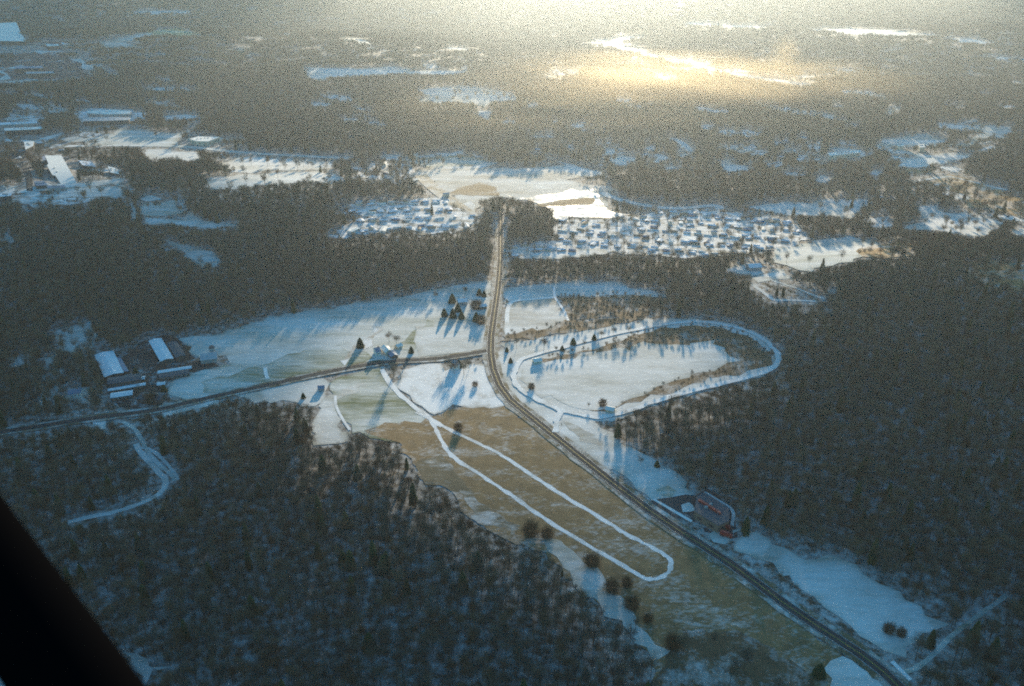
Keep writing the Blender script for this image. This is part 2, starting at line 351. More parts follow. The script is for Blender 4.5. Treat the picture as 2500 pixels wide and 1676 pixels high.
area('street', 'M1', [(860,500),(1050,490),(1200,470),(1500,450),(1640,430),(1700,500),(1850,600),(1920,660),(1880,700),(1700,725),(1400,755),(1330,700),(1200,710),(1150,765),(1080,740),(860,745),(830,775),(640,770),(700,710),(900,650),(980,600),(860,575),(720,580),(800,510)], 'estate', .10)
area('street', 'D', [(1265,500),(1300,510),(1420,495),(1600,478),(1700,485),(1800,505),(1868,545),(1800,570),(1700,580),(1560,590),(1400,580),(1280,590),(1165,592),(1158,560),(1265,552)], 'estate', .2)
area(S, 'M2', [(120,880),(350,940),(480,950),(970,900),(970,860),(700,870),(300,920),(240,860),(130,890),(110,960),(150,970)], 'snow')
# --- suburbs right
area('street', 'T2', [(200,1020),(450,980),(900,1000),(1250,1080),(1700,1200),(1850,1300),(1400,1400),(900,1390),(300,1260)], 'floor', .75)
for cx, cy, w_, h_ in [(990,1240,90,30),(1070,1320,110,45),(1350,1300,80,35),(1580,1270,60,20),(1760,1040,80,22),(1930,1090,80,30),(2100,1095,90,25),(420,1120,110,15),(700,1030,50,25),(330,870,50,25),(1080,820,90,20),(600,590,140,30),(1300,855,30,12),(640,1200,40,15),(2050,1230,60,30),(1300,1220,40,25),(150,1000,50,12),(1480,1380,70,20)]:
    area(S, 'T2', [(cx+w_*math.cos(a)*random.uniform(.75,1.15), cy+h_*math.sin(a)*random.uniform(.7,1.15)) for a in np.linspace(0, 2*math.pi, 11)[:-1]], 'snow', .05)
track('road', 'T2', [(1480,1130),(1580,1190),(1615,1240)], 14, 'snow', 28)
area(S, 'M2', [(1850,170),(1900,130),(2000,180),(2130,210),(2120,230),(1900,240)], 'snow')
track('highway', 'T2', [(870,385),(960,350),(1130,300)], 40, 'snow', 110)
track('highway', 'T2', [(960,370),(1150,405),(1350,470),(1620,500),(1750,560),(1950,600),(2200,640),(2400,670),(2600,700)], 36, 'snow', 95)
track('highway', 'T2', [(1020,395),(1200,425),(1340,455),(1500,470),(1740,495)], 24, 'snow', 70)
track('river', 'T2', [(1600,190),(1800,205),(1960,215),(2320,228)], 40, 'snow', 100)
area(S, 'T3', [(-40,208),(230,213),(225,232),(180,240),(60,242)], 'snow')
area(S, 'T3', [(500,252),(700,240),(900,232),(1300,250),(1480,275),(1650,290),(1300,298),(1000,292),(700,268)], 'snow')
area(S, 'T3', [(1690,322),(1850,312),(2100,350),(1900,358)], 'snow')
area(S, 'T3', [(2040,462),(2339,482),(2339,502),(2130,484)], 'snow')
area(S, 'T3', [(720,570),(900,560),(1040,590),(850,600)], 'snow_thin', .1)
area(S, 'T3', [(840,740),(1100,750),(1240,835),(1120,790),(860,765)], 'snow_thin', .1)
area(S, 'T3', [(1210,900),(1270,865),(1350,880),(1300,935),(1240,940)], 'tanthin', .05)
area(S, 'T3', [(2230,670),(2310,655),(2320,685),(2240,690)], 'snow_thin')
area(S, 'T3', [(0,805),(250,850),(520,890),(780,940),(790,965),(640,950),(430,935),(300,900)], 'snow_thin', .3)
for cx, cy, w_, h_ in [(110,1090,110,28),(530,1130,60,18),(340,1170,60,25),(200,1250,60,30),(620,1200,70,30),(900,1180,80,20),(450,1230,70,25),(100,1200,50,20),(560,1300,80,25),(960,1030,50,12),(820,870,60,18),(1300,1300,60,15),(700,1330,60,25),(300,1350,80,30)]:
    area(S, 'T3', [(cx+w_*math.cos(a)*random.uniform(.7,1.15), cy+h_*math.sin(a)*random.uniform(.7,1.15)) for a in np.linspace(0, 2*math.pi, 11)[:-1]], 'estate', .12)
area(S, 'T3', [(1130,1200),(1180,1150),(1300,1130),(1400,1100),(1560,1092),(1740,1150),(1650,1185),(1500,1200),(1250,1195),(1200,1230)], 'snow_thin', .04)
area(S, 'T3', [(1305,1360),(1400,1305),(1750,1243),(1900,1256),(1925,1290),(1700,1335),(1450,1372)], 'snow')
area(S, 'T3', [(1730,1020),(1960,970),(1970,1000),(1800,1030)], 'snow_thin', .1)
area(S, 'T3', [(1820,1070),(2000,1030),(2270,1040),(2250,1090),(2090,1110),(1980,1150),(1880,1200),(1740,1190),(1960,1130),(2030,1080)], 'snow_thin', .08)
area(S, 'T3', [(1960,1240),(2050,1200),(2110,1210),(2000,1245)], 'snow')
area('meadow', 'M3', [(1080,250),(1130,225),(1200,240),(1130,275)], 'snow')
area('meadow', 'M3', [(1620,200),(1780,195),(1870,215),(1750,245)], 'snow')
area('meadow', 'M3', [(1300,190),(1420,215),(1560,230),(1500,260),(1380,240)], 'orange', .15)
area('meadow', 'M3', [(340,260),(450,230),(570,260),(470,280)], 'snow', .1)
area('meadow', 'M3', [(620,280),(680,250),(780,290),(740,330),(660,335)], 'snow')
area('meadow', 'M3', [(1420,320),(1750,265),(1900,300),(2339,470),(2339,640),(2250,590),(2000,530),(1850,530),(1780,420),(1640,340)], 'orange', .25)
track('road', 'M3', [(1400,325),(1700,275),(1850,300),(2050,350),(2200,385)], 8, 'snow_thin', 18)
area('meadow', 'M3', [(80,520),(200,490),(600,480),(740,450),(1090,470),(1030,520),(930,620),(870,605),(700,590),(500,590),(250,560)], 'snow', .06)
area('meadow', 'M3', [(1060,620),(1200,590),(1290,680),(1120,692)], 'snow', .03)
area('meadow', 'M3', [(1340,700),(1500,630),(1450,520),(1600,490),(1700,580),(1850,560),(2050,610),(2180,670),(2060,750),(1900,772),(1700,720),(1450,705)], 'snow', .05)
area('meadow', 'M3', [(2130,590),(2339,630),(2339,645),(2160,610)], 'snow')
area('meadow', 'M3', [(2215,730),(2339,680),(2339,765)], 'snow')
area('meadow', 'M3', [(1740,400),(1830,420),(1850,500),(1760,470)], 'snow_thin', .2)
area('meadow', 'M3', [(290,875),(500,830),(930,760),(1100,790),(1180,840),(1000,950),(850,985),(700,1010),(560,1060),(300,980)], 'snow_thin', .02)
area('meadow', 'R', [(1150,30),(1300,0),(1500,-20),(1560,60),(1420,90),(1150,90)], 'orange', .2)
area(S, 'R', [(215,182),(400,115),(470,145),(475,190),(440,215),(350,215)], 'snow')
area(S, 'R', [(380,240),(500,195),(560,175),(620,190),(690,232),(550,248),(420,265)], 'snow')
track('path', 'R', [(540,250),(700,300),(850,360),(930,385)], 4, 'snow', 14)
track('path', 'R', [(400,280),(500,350),(560,390),(680,390),(850,400)], 5, 'snow', 16)
area('meadow', 'R', [(1900,200),(2000,90),(2339,130),(2339,330),(2100,280)], 'orange', .35)
area(S, 'R', [(930,310),(980,305),(1010,370),(960,340)], 'snow', .1)
rs = random.Random(3)
for k in range(46):      # scattered far clearings
    cx, cy = rs.choice([(rs.uniform(1500, 2480), rs.uniform(90, 420)), (rs.uniform(20, 480), rs.uniform(120, 360)), (rs.uniform(700, 1900), rs.uniform(70, 330))])
    w_ = rs.uniform(14, 46)*(.5+cy/400); h_ = w_*rs.uniform(.10, .22)
    area(S, 'P', [(cx+w_*math.cos(a)*rs.uniform(.6, 1.2), cy+w_*math.cos(a)*.12+h_*math.sin(a)*rs.uniform(.6, 1.2)) for a in np.linspace(0, 2*math.pi, 10)[:-1]], rs.choice(['snow_thin', 'snow', 'estate', 'tanthin']), .12)
# --- main road, cross road, near fields
area(S, 'A', [(820,795),(1000,775),(1130,735),(1230,705),(1400,672),(1600,640),(1800,612),(1900,595),(2050,562),(2240,532),(2240,640),(2225,860),(2000,892),(1800,903),(1600,932),(1400,970),(1200,1012),(1000,1055),(860,1080),(770,1050),(760,1000),(850,960),(1040,912),(1000,870),(900,900),(870,850)], 'snow_thin')
area(ga, 'A', [(900,1000),(1100,950),(1300,880),(1500,830),(1640,860),(1720,900),(1560,935),(1300,985),(1000,1050)], 'green')
area(ga, 'C1', [(1180,640),(1340,560),(1480,440),(1560,450),(1500,560),(1360,660),(1260,700)], 'green')
area(ga, 'C1', [(1240,300),(1300,260),(1460,280),(1480,400),(1400,400)], 'tanthin')
area(S, 'C1', [(980,590),(1060,510),(1120,520),(1100,600),(1030,660),(900,730),(760,800),(740,790)], 'path')
area(S, 'A', [(1075,1062),(1200,1025),(1300,1000),(1480,980),(1512,1010),(1490,1050),(1440,1112),(1390,1100),(1240,1085),(1150,1090)], 'snow')
area(ga, 'C1', [(690,960),(760,900),(1080,820),(1180,960),(1500,1250),(1560,1400),(1100,1420),(870,1340),(760,1230),(720,1130),(700,1050)], 'green')
area(S, 'A', [(1440,1112),(1500,1060),(1540,1050),(1660,1000),(1680,1012),(1530,1080),(1540,1170),(1600,1240),(1590,1275),(1450,1290),(1418,1200),(1450,1160)], 'snow')
area(S, 'A', [(750,1122),(850,1100),(980,1085),(1010,1095),(900,1130),(770,1145)], 'snow')
area('meadow', 'D', [(985,955),(1040,935),(1100,925),(1165,930),(1250,990),(1380,1080),(1500,1160),(1640,1270),(1760,1370),(1900,1480),(2010,1568),(2060,1610),(1480,1610),(1500,1520),(1440,1440),(1340,1350),(1240,1260),(1130,1222),(1060,1175),(1030,1115),(950,1085),(930,1050),(905,1010),(840,985),(870,975)], 'tan')
area('meadow', 'D', [(1560,1440),(1700,1450),(1860,1540),(1880,1600),(1500,1610),(1500,1530)], 'brush', .12)
area(S, 'D', [(950,1060),(1000,1040),(1060,1100),(1110,1160),(1190,1205),(1170,1225),(1090,1190),(1050,1130),(960,1095)], 'tandull')
area(S, 'D', [(1235,1215),(1290,1250),(1340,1300),(1400,1335),(1450,1400),(1500,1480),(1540,1490),(1480,1510),(1430,1440),(1340,1360),(1290,1300)], 'snow', .15)
area(S, 'C1', [(1190,960),(1270,900),(1350,820),(1600,790),(1640,830),(1870,790),(1960,800),(2000,920),(2060,1020),(2145,1140),(2000,1150),(1820,1160),(1680,1150),(1600,1190),(1540,1225)], 'path')
area(S, 'B', [(20,520),(100,500),(340,480),(360,440),(350,340),(380,230),(340,230),(320,330),(270,350),(20,370)], 'snow')
area(S, 'B', [(400,450),(440,445),(600,420),(700,405),(900,370),(1080,335),(1300,335),(1450,350),(1560,385),(1660,445),(1700,510),(1680,550),(1600,600),(1400,650),(1200,700),(1050,755),(940,790),(850,800),(700,790),(690,850),(660,860),(560,770),(460,690),(410,600)], 'snow', .04)
area('wood_floor', 'B', [(900,452),(1100,390),(1300,362),(1450,385),(1560,415),(1640,475),(1668,520),(1640,545),(1500,585),(1300,635),(1100,700),(950,745),(800,760),(800,740),(940,700)], 'brush', .8, True)
area(S, 'B', [(600,530),(750,500),(900,472),(1000,472),(1080,440),(1200,455),(1380,435),(1420,470),(1500,530),(1400,560),(1250,610),(1100,665),(940,735),(860,745),(740,735),(640,700),(560,680),(510,640),(505,590),(540,545)], 'snow')
area('wood_floor', 'B', [(605,522),(760,490),(900,455),(1100,395),(1110,425),(900,475),(740,505),(615,532)], 'brush', .9, True)
area(S, 'B', [(440,195),(600,175),(750,162),(980,172),(990,192),(1150,212),(1180,240),(1100,228),(680,232),(640,245),(445,258)], 'snow')
area('meadow', 'B', [(445,258),(660,240),(725,345),(600,392),(440,412),(430,330)], 'tanthin')
area('meadow', 'B', [(420,400),(480,395),(600,390),(720,350),(900,330),(1080,310),(1080,335),(900,368),(700,402),(560,425),(430,442)], 'brush', .8, True)
area('meadow', 'B', [(680,232),(1100,228),(1180,245),(1080,310),(900,330),(725,345)], 'brush', .9, True)
area(S, 'B', [(690,780),(850,800),(900,860),(1000,910),(1100,970),(1180,1020),(1240,1080),(1305,1135),(1250,1165),(1100,1155),(1020,1085),(900,1015),(780,925),(690,865)], 'snow')
area(ga, 'B', [(690,800),(760,810),(880,900),(870,940),(790,900)], 'tanthin')
area(ga, 'B', [(1130,1110),(1180,1100),(1240,1120),(1200,1145),(1130,1135)], 'green')
area('parking_lot', 'B', [(1080,1155),(1200,1150),(1300,1132),(1350,1122),(1400,1150),(1480,1210),(1480,1270),(1500,1330),(1430,1350),(1320,1280),(1200,1230)], 'lot')
area(S, 'B', [(1235,1180),(1260,1168),(1295,1180),(1300,1205),(1270,1220),(1240,1205)], 'snow')
area(S, 'F3', [(590,260),(640,265),(750,340),(850,360),(950,400),(1040,440),(1120,410),(1200,430),(1300,500),(1450,580),(1600,680),(1750,790),(1850,850),(1700,920),(1620,990),(1550,1040),(1450,990),(1300,900),(1150,790),(950,630),(750,480),(620,420),(490,370),(530,300)], 'snow')
area(S, 'B', [(1480,1280),(1510,1290),(1490,1330),(1440,1370),(1370,1330),(1400,1310),(1460,1330)], 'snow_thin')
area(S, 'F3', [(1140,1090),(1210,1040),(1300,1080),(1460,1180),(1540,1237),(1500,1300),(1100,1300),(1080,1200)], 'snow')
area('farm_yard', 'A', [(470,850),(560,870),(680,800),(760,790),(820,800),(900,900),(1040,915),(850,960),(740,1000),(770,1080),(640,1110),(520,1090),(470,1000)], 'yard', .03)
area(S, 'A', [(240,760),(400,730),(440,770),(430,850),(330,870),(260,840)], 'snow_thin', .35)
area(S, 'A', [(200,900),(250,880),(270,1000),(240,1100),(190,1100)], 'snow_thin', .4)
area(S, 'A', [(50,880),(120,870),(100,920),(40,930)], 'snow_thin', .3)
area(S, 'A', [(300,1030),(400,1020),(420,1100),(330,1110)], 'snow_thin', .3)
area(S, 'A', [(420,1170),(470,1160),(490,1200),(450,1215)], 'snow', 0)
area(S, 'F0', [(740,1265),(880,1290),(960,1370),(1090,1375),(1080,1390),(980,1415),(945,1480),(930,1560),(880,1540),(900,1420),(820,1340)], 'snow')
area(S, 'F0', [(-200,1200),(0,1300),(160,1497),(200,1600),(-200,1600)], 'snow')
VERGE = track('verge', 'D', [(1143,500),(1143,580),(1140,640),(1132,700),(1122,770),(1122,820),(1135,870),(1165,915),(1220,960),(1300,1025),(1400,1105),(1500,1180),(1600,1245),(1677,1296),(1750,1350),(1821,1402),(1965,1496),(2030,1548),(2080,1600)], 16, 'verge', 24, .6)
ROAD = ribbon('road', [G(*q) for q in px('D', [(1145,470),(1143,500),(1143,580),(1140,640),(1132,700),(1122,770),(1122,820),(1135,870),(1165,915),(1220,960),(1300,1025),(1400,1105),(1500,1180),(1600,1245),(1677,1296),(1750,1350),(1821,1402),(1965,1496),(2030,1548),(2080,1600)])], 9, 'asphalt')
track('verge', 'A', [(2225,858),(2000,893),(1800,905),(1600,935),(1400,975),(1200,1020),(1000,1062),(850,1097),(700,1130),(400,1170),(0,1230),(-300,1270)], 13, 'verge', 16, .4)
CROSS = ribbon('road', [G(*q) for q in px('A', [(2225,858),(2000,893),(1800,905),(1600,935),(1400,975),(1200,1020),(1000,1062),(850,1097),(700,1130),(400,1170),(0,1230),(-300,1270)])], 7, 'asphalt')
for off_ in (-.22, .22):
    for Lw, src in ((9, ROAD),):
        L, Rr = ribbon_pts(src, abs(off_)*2); ribbon('road_marking', (L if off_ > 0 else Rr)[::3], .18, 'yellow_paint', .05, n=1)
for w_ in (3.9, -3.9):
    L, Rr = ribbon_pts(ROAD, abs(w_)*2); ribbon('road_marking', (L if w_ > 0 else Rr)[::3], .2, 'white_paint', .05, n=1)
# drives
track('drive', 'F1', [(250,-200),(430,-90),(560,-10),(680,20),(790,80),(850,110),(1000,190),(1150,260),(1300,335),(1450,430),(1600,530),(1800,660),(2000,780),(2195,900),(2300,965),(2450,1045),(2580,1115),(2625,1165),(2620,1225),(2580,1272),(2500,1303),(2430,1293),(2340,1245),(2195,1160),(2000,1050),(1800,925),(1600,800),(1450,690),(1300,590),(1150,490),(1000,395),(920,320),(870,240),(825,150),(790,80)][3:], 3.6, 'path', 6, .42)
track('drive', 'D', [(872,845),(900,888),(940,925),(985,960),(1010,975)], 5, 'path', 8, .5)
track('drive', 'B', [(665,855),(672,800),(685,755),(620,722),(540,682),(490,640),(475,590),(495,540),(540,510),(700,468),(900,415),(1100,375),(1300,350),(1450,368),(1560,400),(1640,450),(1685,510),(1660,560),(1560,600),(1400,640),(1200,690),(1050,740),(940,775),(850,785),(760,770),(685,755)], 5.5, 'path', 9, .6)
track('drive', 'B', [(448,405),(445,320),(455,275),(480,255),(570,245),(660,238)], 5, 'path', 7)
track('drive', 'B', [(660,190),(665,238),(700,290),(725,345)], 3, 'path', 5)
track('drive', 'F0', [(430,460),(560,425),(700,400),(800,370),(900,335),(990,290),(1040,245),(1050,190),(1010,140),(950,80),(900,20),(860,-40)], 5, 'snow', 11, .3)
track('drive', 'F0', [(900,-20),(980,10),(1080,110),(1130,190)], 3.2, 'snow', 9, .3)
track('drive', 'A', [(560,1180),(620,1220),(660,1290),(700,1350),(780,1420),(800,1450)], 3.5, 'snow_thin', 8, .3)
track('drive', 'B', [(1345,1128),(1400,1160),(1475,1212),(1472,1280)], 2.6, 'path', 4, .1)
track('drive', 'B', [(1115,1160),(1200,1210),(1290,1262)], 2.6, 'path', 4, .1)
track('path', 'F3', [(1560,1150),(1640,1130),(1750,1050),(1900,900),(2050,790),(2230,660)], 3.2, 'green', 6, .3)
track('path', 'F3', [(1500,1080),(1560,1140),(1620,1200)], 3, 'path', 5)
track('path', 'C1', [(158,830),(165,880),(180,920)], 3.5, 'path', 5)
track('path', 'C1', [(730,1060),(740,1150),(790,1250),(850,1340)], 2.5, 'path', 4)
print('sheets', len(COL.objects))
# ------------------------------------------------------------------ buildings
def Gh(u, v, h):
    global CAM_H
    x, y = G(u, v)
    for _ in range(12):
        zt = float(hz(x, y))+h
        dx = (u-1250)/FPX; dy = -(v-838)/FPX; D = (dx, ct+dy*st, -st+dy*ct); t_ = (CAM_H-zt)/-D[2]
        x, y = .5*x+.5*D[0]*t_, .5*y+.5*D[1]*t_
    return x, y
def boxm(bm, x0, x1, y0, y1, z0, z1, mi=0):
    vs = [bm.verts.new(p) for p in ((x0,y0,z0),(x1,y0,z0),(x1,y1,z0),(x0,y1,z0),(x0,y0,z1),(x1,y0,z1),(x1,y1,z1),(x0,y1,z1))]
    for q in ((3,2,1,0),(4,5,6,7),(0,1,5,4),(1,2,6,5),(2,3,7,6),(3,0,4,7)):
        f = bm.faces.new([vs[i] for i in q]); f.material_index = mi
def bmo(name, fn, mat, parent=None):
    bm = bmesh.new(); fn(bm); bmesh.ops.recalc_face_normals(bm, faces=bm.faces); me = bpy.data.meshes.new(name); bm.to_mesh(me); bm.free(); return obj(name, me, mat, parent)
def prism(bm, prof, x0, x1, mi=0):
    a = [bm.verts.new((x0, y, z)) for y, z in prof]; b_ = [bm.verts.new((x1, y, z)) for y, z in prof]; n = len(prof)
    for f in (bm.faces.new(a[::-1]), bm.faces.new(b_)): f.material_index = mi
    for i in range(n):
        f = bm.faces.new((a[i], a[(i+1) % n], b_[(i+1) % n], b_[i])); f.material_index = mi
def gabled(name, L, Wd, hw, rise, wall, roof, label, cat, group=None, wins=4, doors=1, loc=(0,0,0), rz=0, chimney=False, bigdoor=False):
    r = empty(name, loc, rz); tag(r, label, cat, group)
    w = bmo('wall', lambda bm: prism(bm, [(-Wd/2,-.6),(Wd/2,-.6),(Wd/2,hw),(0,hw+rise),(-Wd/2,hw)], -L/2, L/2), M[wall], r)
    e = .6; s = rise/(Wd/2)
    def rf(bm):
        prism(bm, [(-Wd/2-e, hw-e*s+.02), (0, hw+rise+.02), (0, hw+rise+.35), (-Wd/2-e, hw-e*s+.3)], -L/2-.5, L/2+.5)
        prism(bm, [(Wd/2+e, hw-e*s+.02), (0, hw+rise+.02), (0, hw+rise+.35), (Wd/2+e, hw-e*s+.3)][::-1], -L/2-.5, L/2+.5)
    ro = bmo('roof', rf, M[roof], r)
    if chimney: bmo('chimney', lambda bm: boxm(bm, L*.2, L*.2+1, -.5, .5, hw+rise*.5, hw+rise+1.6), M['wall_brick'], ro)
    for sgn in (-1, 1):
        for i in range(wins):
            x = -L/2+L*(i+.8)/(wins+.6)
            wn = bmo('window', lambda bm: boxm(bm, x-.75, x+.75, sgn*Wd/2-.05, sgn*Wd/2+.05, hw*.4, hw*.4+1.3), M['white_paint'], r)
            bmo('pane', lambda bm: boxm(bm, x-.6, x+.6, sgn*Wd/2-.07, sgn*Wd/2+.07, hw*.4+.15, hw*.4+1.15), M['glass'], wn)
    dw = 2.0 if bigdoor else .55; dh = min(hw-.4, 4.0) if bigdoor else 2.1
    for i in range(doors): bmo('door', lambda bm: boxm(bm, -L/2-.06, -L/2+.06, -dw+i*3, dw+i*3, 0, dh), M['wood'], r)
    return r
def flat(name, pts, h, wall, roof, label, cat, group=None, loc=None, bays=6, vents=4):
    """flat-roofed block on a traced footprint (world xy)"""
    cx = sum(p[0] for p in pts)/len(pts); cy = sum(p[1] for p in pts)/len(pts); z = float(hz(cx, cy))+off(cx, cy)
    P = [(p[0]-cx, p[1]-cy) for p in pts]
    if sum(a[0]*b_[1]-b_[0]*a[1] for a, b_ in zip(P, P[1:]+P[:1])) < 0: P = P[::-1]
    r = empty(name, (cx, cy, z)); tag(r, label, cat, group)
    def pr(bm, Q, z0, z1):
        a = [bm.verts.new((x, y, z0)) for x, y in Q]; b_ = [bm.verts.new((x, y, z1)) for x, y in Q]; n = len(Q)
        bm.faces.new(a[::-1]); bm.faces.new(b_)
        for i in range(n): bm.faces.new((a[i], a[(i+1) % n], b_[(i+1) % n], b_[i]))
    bmo('wall', lambda bm: pr(bm, P, -2, h), M[wall], r)
    ro = bmo('roof', lambda bm: pr(bm, [(x*1.012, y*1.012) for x, y in P], h+.01, h+.7), M[roof], r)
    k = 0
    for (x0, y0), (x1, y1) in zip(P, P[1:]+P[:1]):
        L = math.hypot(x1-x0, y1-y0); n = max(1, min(bays, int(L/9)))
        if L < 8: continue
        nx_, ny_ = (y1-y0)/L, -(x1-x0)/L
        for i in range(n):
            f = (i+.5)/n; c = Vector((x0+(x1-x0)*f, y0+(y1-y0)*f, h*.45)); tx = Vector(((x1-x0)/L, (y1-y0)/L, 0)); nn = Vector((nx_, ny_, 0))
            hw_ = 2.0; v = [c+tx*a+nn*b_+Vector((0,0,q)) for b_ in (-.1, .08) for a, q in ((-hw_,-.9),(hw_,-.9),(hw_,.9),(-hw_,.9))]
            obj('window', mesh('window', v, [(3,2,1,0),(4,5,6,7),(0,1,5,4),(1,2,6,5),(2,3,7,6),(3,0,4,7)]), M['glass'], r)
    xs = [p[0] for p in P]; ys = [p[1] for p in P]
    for i in range(vents):
        f = (i+.5)/vents; x = (min(xs)*(1-f)+max(xs)*f)*.45; y = (random.uniform(-.15,.15))*(max(ys)-min(ys))
        bmo('roof_vent', lambda bm: boxm(bm, x-1.2, x+1.2, y-1, y+1, h+.6, h+2), M['wall_grey'], ro)
    return r
def axb(name, fr, a, b_, Wd, hw, rise, wall, roof, label, cat, **k):
    (x0, y0), (x1, y1) = [Gh(*q, hw) for q in px(fr, [a, b_])]
    cx, cy = (x0+x1)/2, (y0+y1)/2; L = max(5, math.hypot(x1-x0, y1-y0))
    for q in (a, b_, ((a[0]+b_[0])/2, (a[1]+b_[1])/2)):
        u, v = px(fr, [q])[0]; s = 2.3*Wd*.6*700/max(700, cy); raster([(u-s, v-s*.7), (u+s, v-s*.7), (u+s, v+s), (u-s, v+s)], 0)
    return gabled(name, L, Wd, hw, rise, wall, roof, label, cat, loc=(cx, cy, float(hz(cx, cy))+off(cx, cy)), rz=math.atan2(y1-y0, x1-x0), **k)
fb = 'farm buildings at the left end of the long snow field'
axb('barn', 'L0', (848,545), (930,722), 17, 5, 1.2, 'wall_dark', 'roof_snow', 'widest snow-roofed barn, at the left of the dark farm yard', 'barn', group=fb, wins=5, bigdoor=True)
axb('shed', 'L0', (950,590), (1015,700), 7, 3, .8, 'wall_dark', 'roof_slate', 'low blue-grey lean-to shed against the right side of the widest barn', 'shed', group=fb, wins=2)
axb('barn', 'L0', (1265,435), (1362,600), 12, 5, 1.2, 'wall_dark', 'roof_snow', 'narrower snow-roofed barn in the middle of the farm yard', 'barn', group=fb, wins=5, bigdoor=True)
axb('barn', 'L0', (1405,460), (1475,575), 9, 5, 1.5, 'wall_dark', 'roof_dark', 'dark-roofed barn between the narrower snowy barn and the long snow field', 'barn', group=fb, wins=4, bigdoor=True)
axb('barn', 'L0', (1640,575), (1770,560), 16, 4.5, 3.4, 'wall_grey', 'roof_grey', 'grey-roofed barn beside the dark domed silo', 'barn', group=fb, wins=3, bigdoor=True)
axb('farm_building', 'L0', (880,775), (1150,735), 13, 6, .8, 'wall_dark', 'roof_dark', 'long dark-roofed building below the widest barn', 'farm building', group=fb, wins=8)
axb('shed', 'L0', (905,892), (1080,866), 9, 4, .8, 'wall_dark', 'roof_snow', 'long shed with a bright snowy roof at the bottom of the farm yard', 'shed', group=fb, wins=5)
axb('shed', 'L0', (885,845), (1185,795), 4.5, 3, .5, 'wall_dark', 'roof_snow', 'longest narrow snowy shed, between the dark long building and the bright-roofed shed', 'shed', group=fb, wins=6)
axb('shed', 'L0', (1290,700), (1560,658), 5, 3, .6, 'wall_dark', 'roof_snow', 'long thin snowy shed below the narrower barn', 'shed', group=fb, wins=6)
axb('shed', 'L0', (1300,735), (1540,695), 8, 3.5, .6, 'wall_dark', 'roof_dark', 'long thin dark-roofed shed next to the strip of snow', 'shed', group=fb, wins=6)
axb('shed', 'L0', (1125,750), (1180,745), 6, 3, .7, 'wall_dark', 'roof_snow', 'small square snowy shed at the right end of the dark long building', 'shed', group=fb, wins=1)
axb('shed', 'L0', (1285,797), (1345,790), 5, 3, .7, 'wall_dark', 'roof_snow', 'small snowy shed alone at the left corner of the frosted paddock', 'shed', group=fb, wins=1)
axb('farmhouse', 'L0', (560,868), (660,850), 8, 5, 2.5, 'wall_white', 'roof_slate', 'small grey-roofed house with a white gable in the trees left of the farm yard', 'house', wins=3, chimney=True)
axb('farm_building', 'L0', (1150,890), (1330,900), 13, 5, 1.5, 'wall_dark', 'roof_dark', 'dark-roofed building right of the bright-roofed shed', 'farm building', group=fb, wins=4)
# silo
x, y = Gh(*px('L0', [(1727,500)])[0], 9); z = float(hz(x, y))+off(x, y)
r = empty('silo', (x, y, z)); tag(r, 'dark domed farm silo behind the grey-roofed barn', 'silo')
def cyl(bm, rad, z0, z1, n=20, top=True):
    a = [bm.verts.new((rad*math.cos(2*math.pi*i/n), rad*math.sin(2*math.pi*i/n), z0)) for i in range(n)]
    b_ = [bm.verts.new((rad*math.cos(2*math.pi*i/n), rad*math.sin(2*math.pi*i/n), z1)) for i in range(n)]
    for i in range(n): bm.faces.new((a[i], a[(i+1) % n], b_[(i+1) % n], b_[i]))
    bm.faces.new(a[::-1]); bm.faces.new(b_)
bmo('drum', lambda bm: cyl(bm, 2.8, -.5, 9), M['wall_grey'], r)
def dome(bm):
    bmesh.ops.create_uvsphere(bm, u_segments=20, v_segments=10, radius=2.95)
    for v in bm.verts: v.co.z = max(0, v.co.z)*.9+9.02
bmo('dome', dome, M['roof_dark'], r)
# farmhouse cluster by the cross road
fh = 'houses along the cross road'
axb('house', 'C1', (1052,690), (1088,682), 9, 5, 2.6, 'wall_white', 'roof_slate', 'farmhouse with a blue-grey roof and bright white gable beside the dark conifer', 'house', group=fh, wins=3, chimney=True)
axb('house', 'C1', (1130,660), (1170,700), 8, 4, 2.2, 'wall_cream', 'roof_white', 'pale sunlit outbuilding just right of the blue-roofed farmhouse', 'house', group=fh, wins=2)
axb('garage', 'C1', (1180,700), (1215,735), 7, 3, 1.6, 'wall_dark', 'roof_slate', 'small slate-roofed garage between the pale outbuilding and the cross road', 'garage', group=fh, wins=1)
axb('shed', 'C1', (1225,655), (1265,640), 6, 3, 1.6, 'wall_cream', 'roof_white', 'small pale shed at the right end of the farmhouse group', 'shed', group=fh, wins=1)
axb('house', 'C1', (1680,800), (1735,790), 9, 5, 3, 'wall_white', 'roof_grey', 'white house under the big trees below the cross road', 'house', group=fh, wins=2, chimney=True)
axb('house', 'C1', (1730,285), (1800,278), 9, 4.5, 2.2, 'wall_grey', 'roof_snow', 'snow-roofed house among the evergreens left of the main road', 'house', wins=3, chimney=True)
axb('shed', 'C1', (1905,325), (1960,318), 7, 3.5, 1.5, 'wall_dark', 'roof_snow', 'snowy shed at the road edge beside the evergreens', 'shed', wins=1)
axb('shed', 'C1', (590,990), (640,985), 7, 3, 1.5, 'wall_grey', 'roof_slate', 'blue-roofed shed on the snow field just below the cross road', 'shed', wins=1)
axb('shed', 'B', (565,525), (600,520), 7, 3, 1.5, 'wall_cream', 'roof_white', 'white shed at the left tip of the oval field', 'shed', wins=1)
axb('shed', 'B', (900,742), (935,748), 6, 3, 1.5, 'wall_cream', 'roof_white', 'white shed at the bottom corner of the oval field', 'shed', wins=1)
axb('house', 'B', (1545,95), (1600,90), 13, 5, 2.5, 'wall_grey', 'roof_snow', 'snow-roofed house in the small clearing right of the estate', 'house', wins=3)
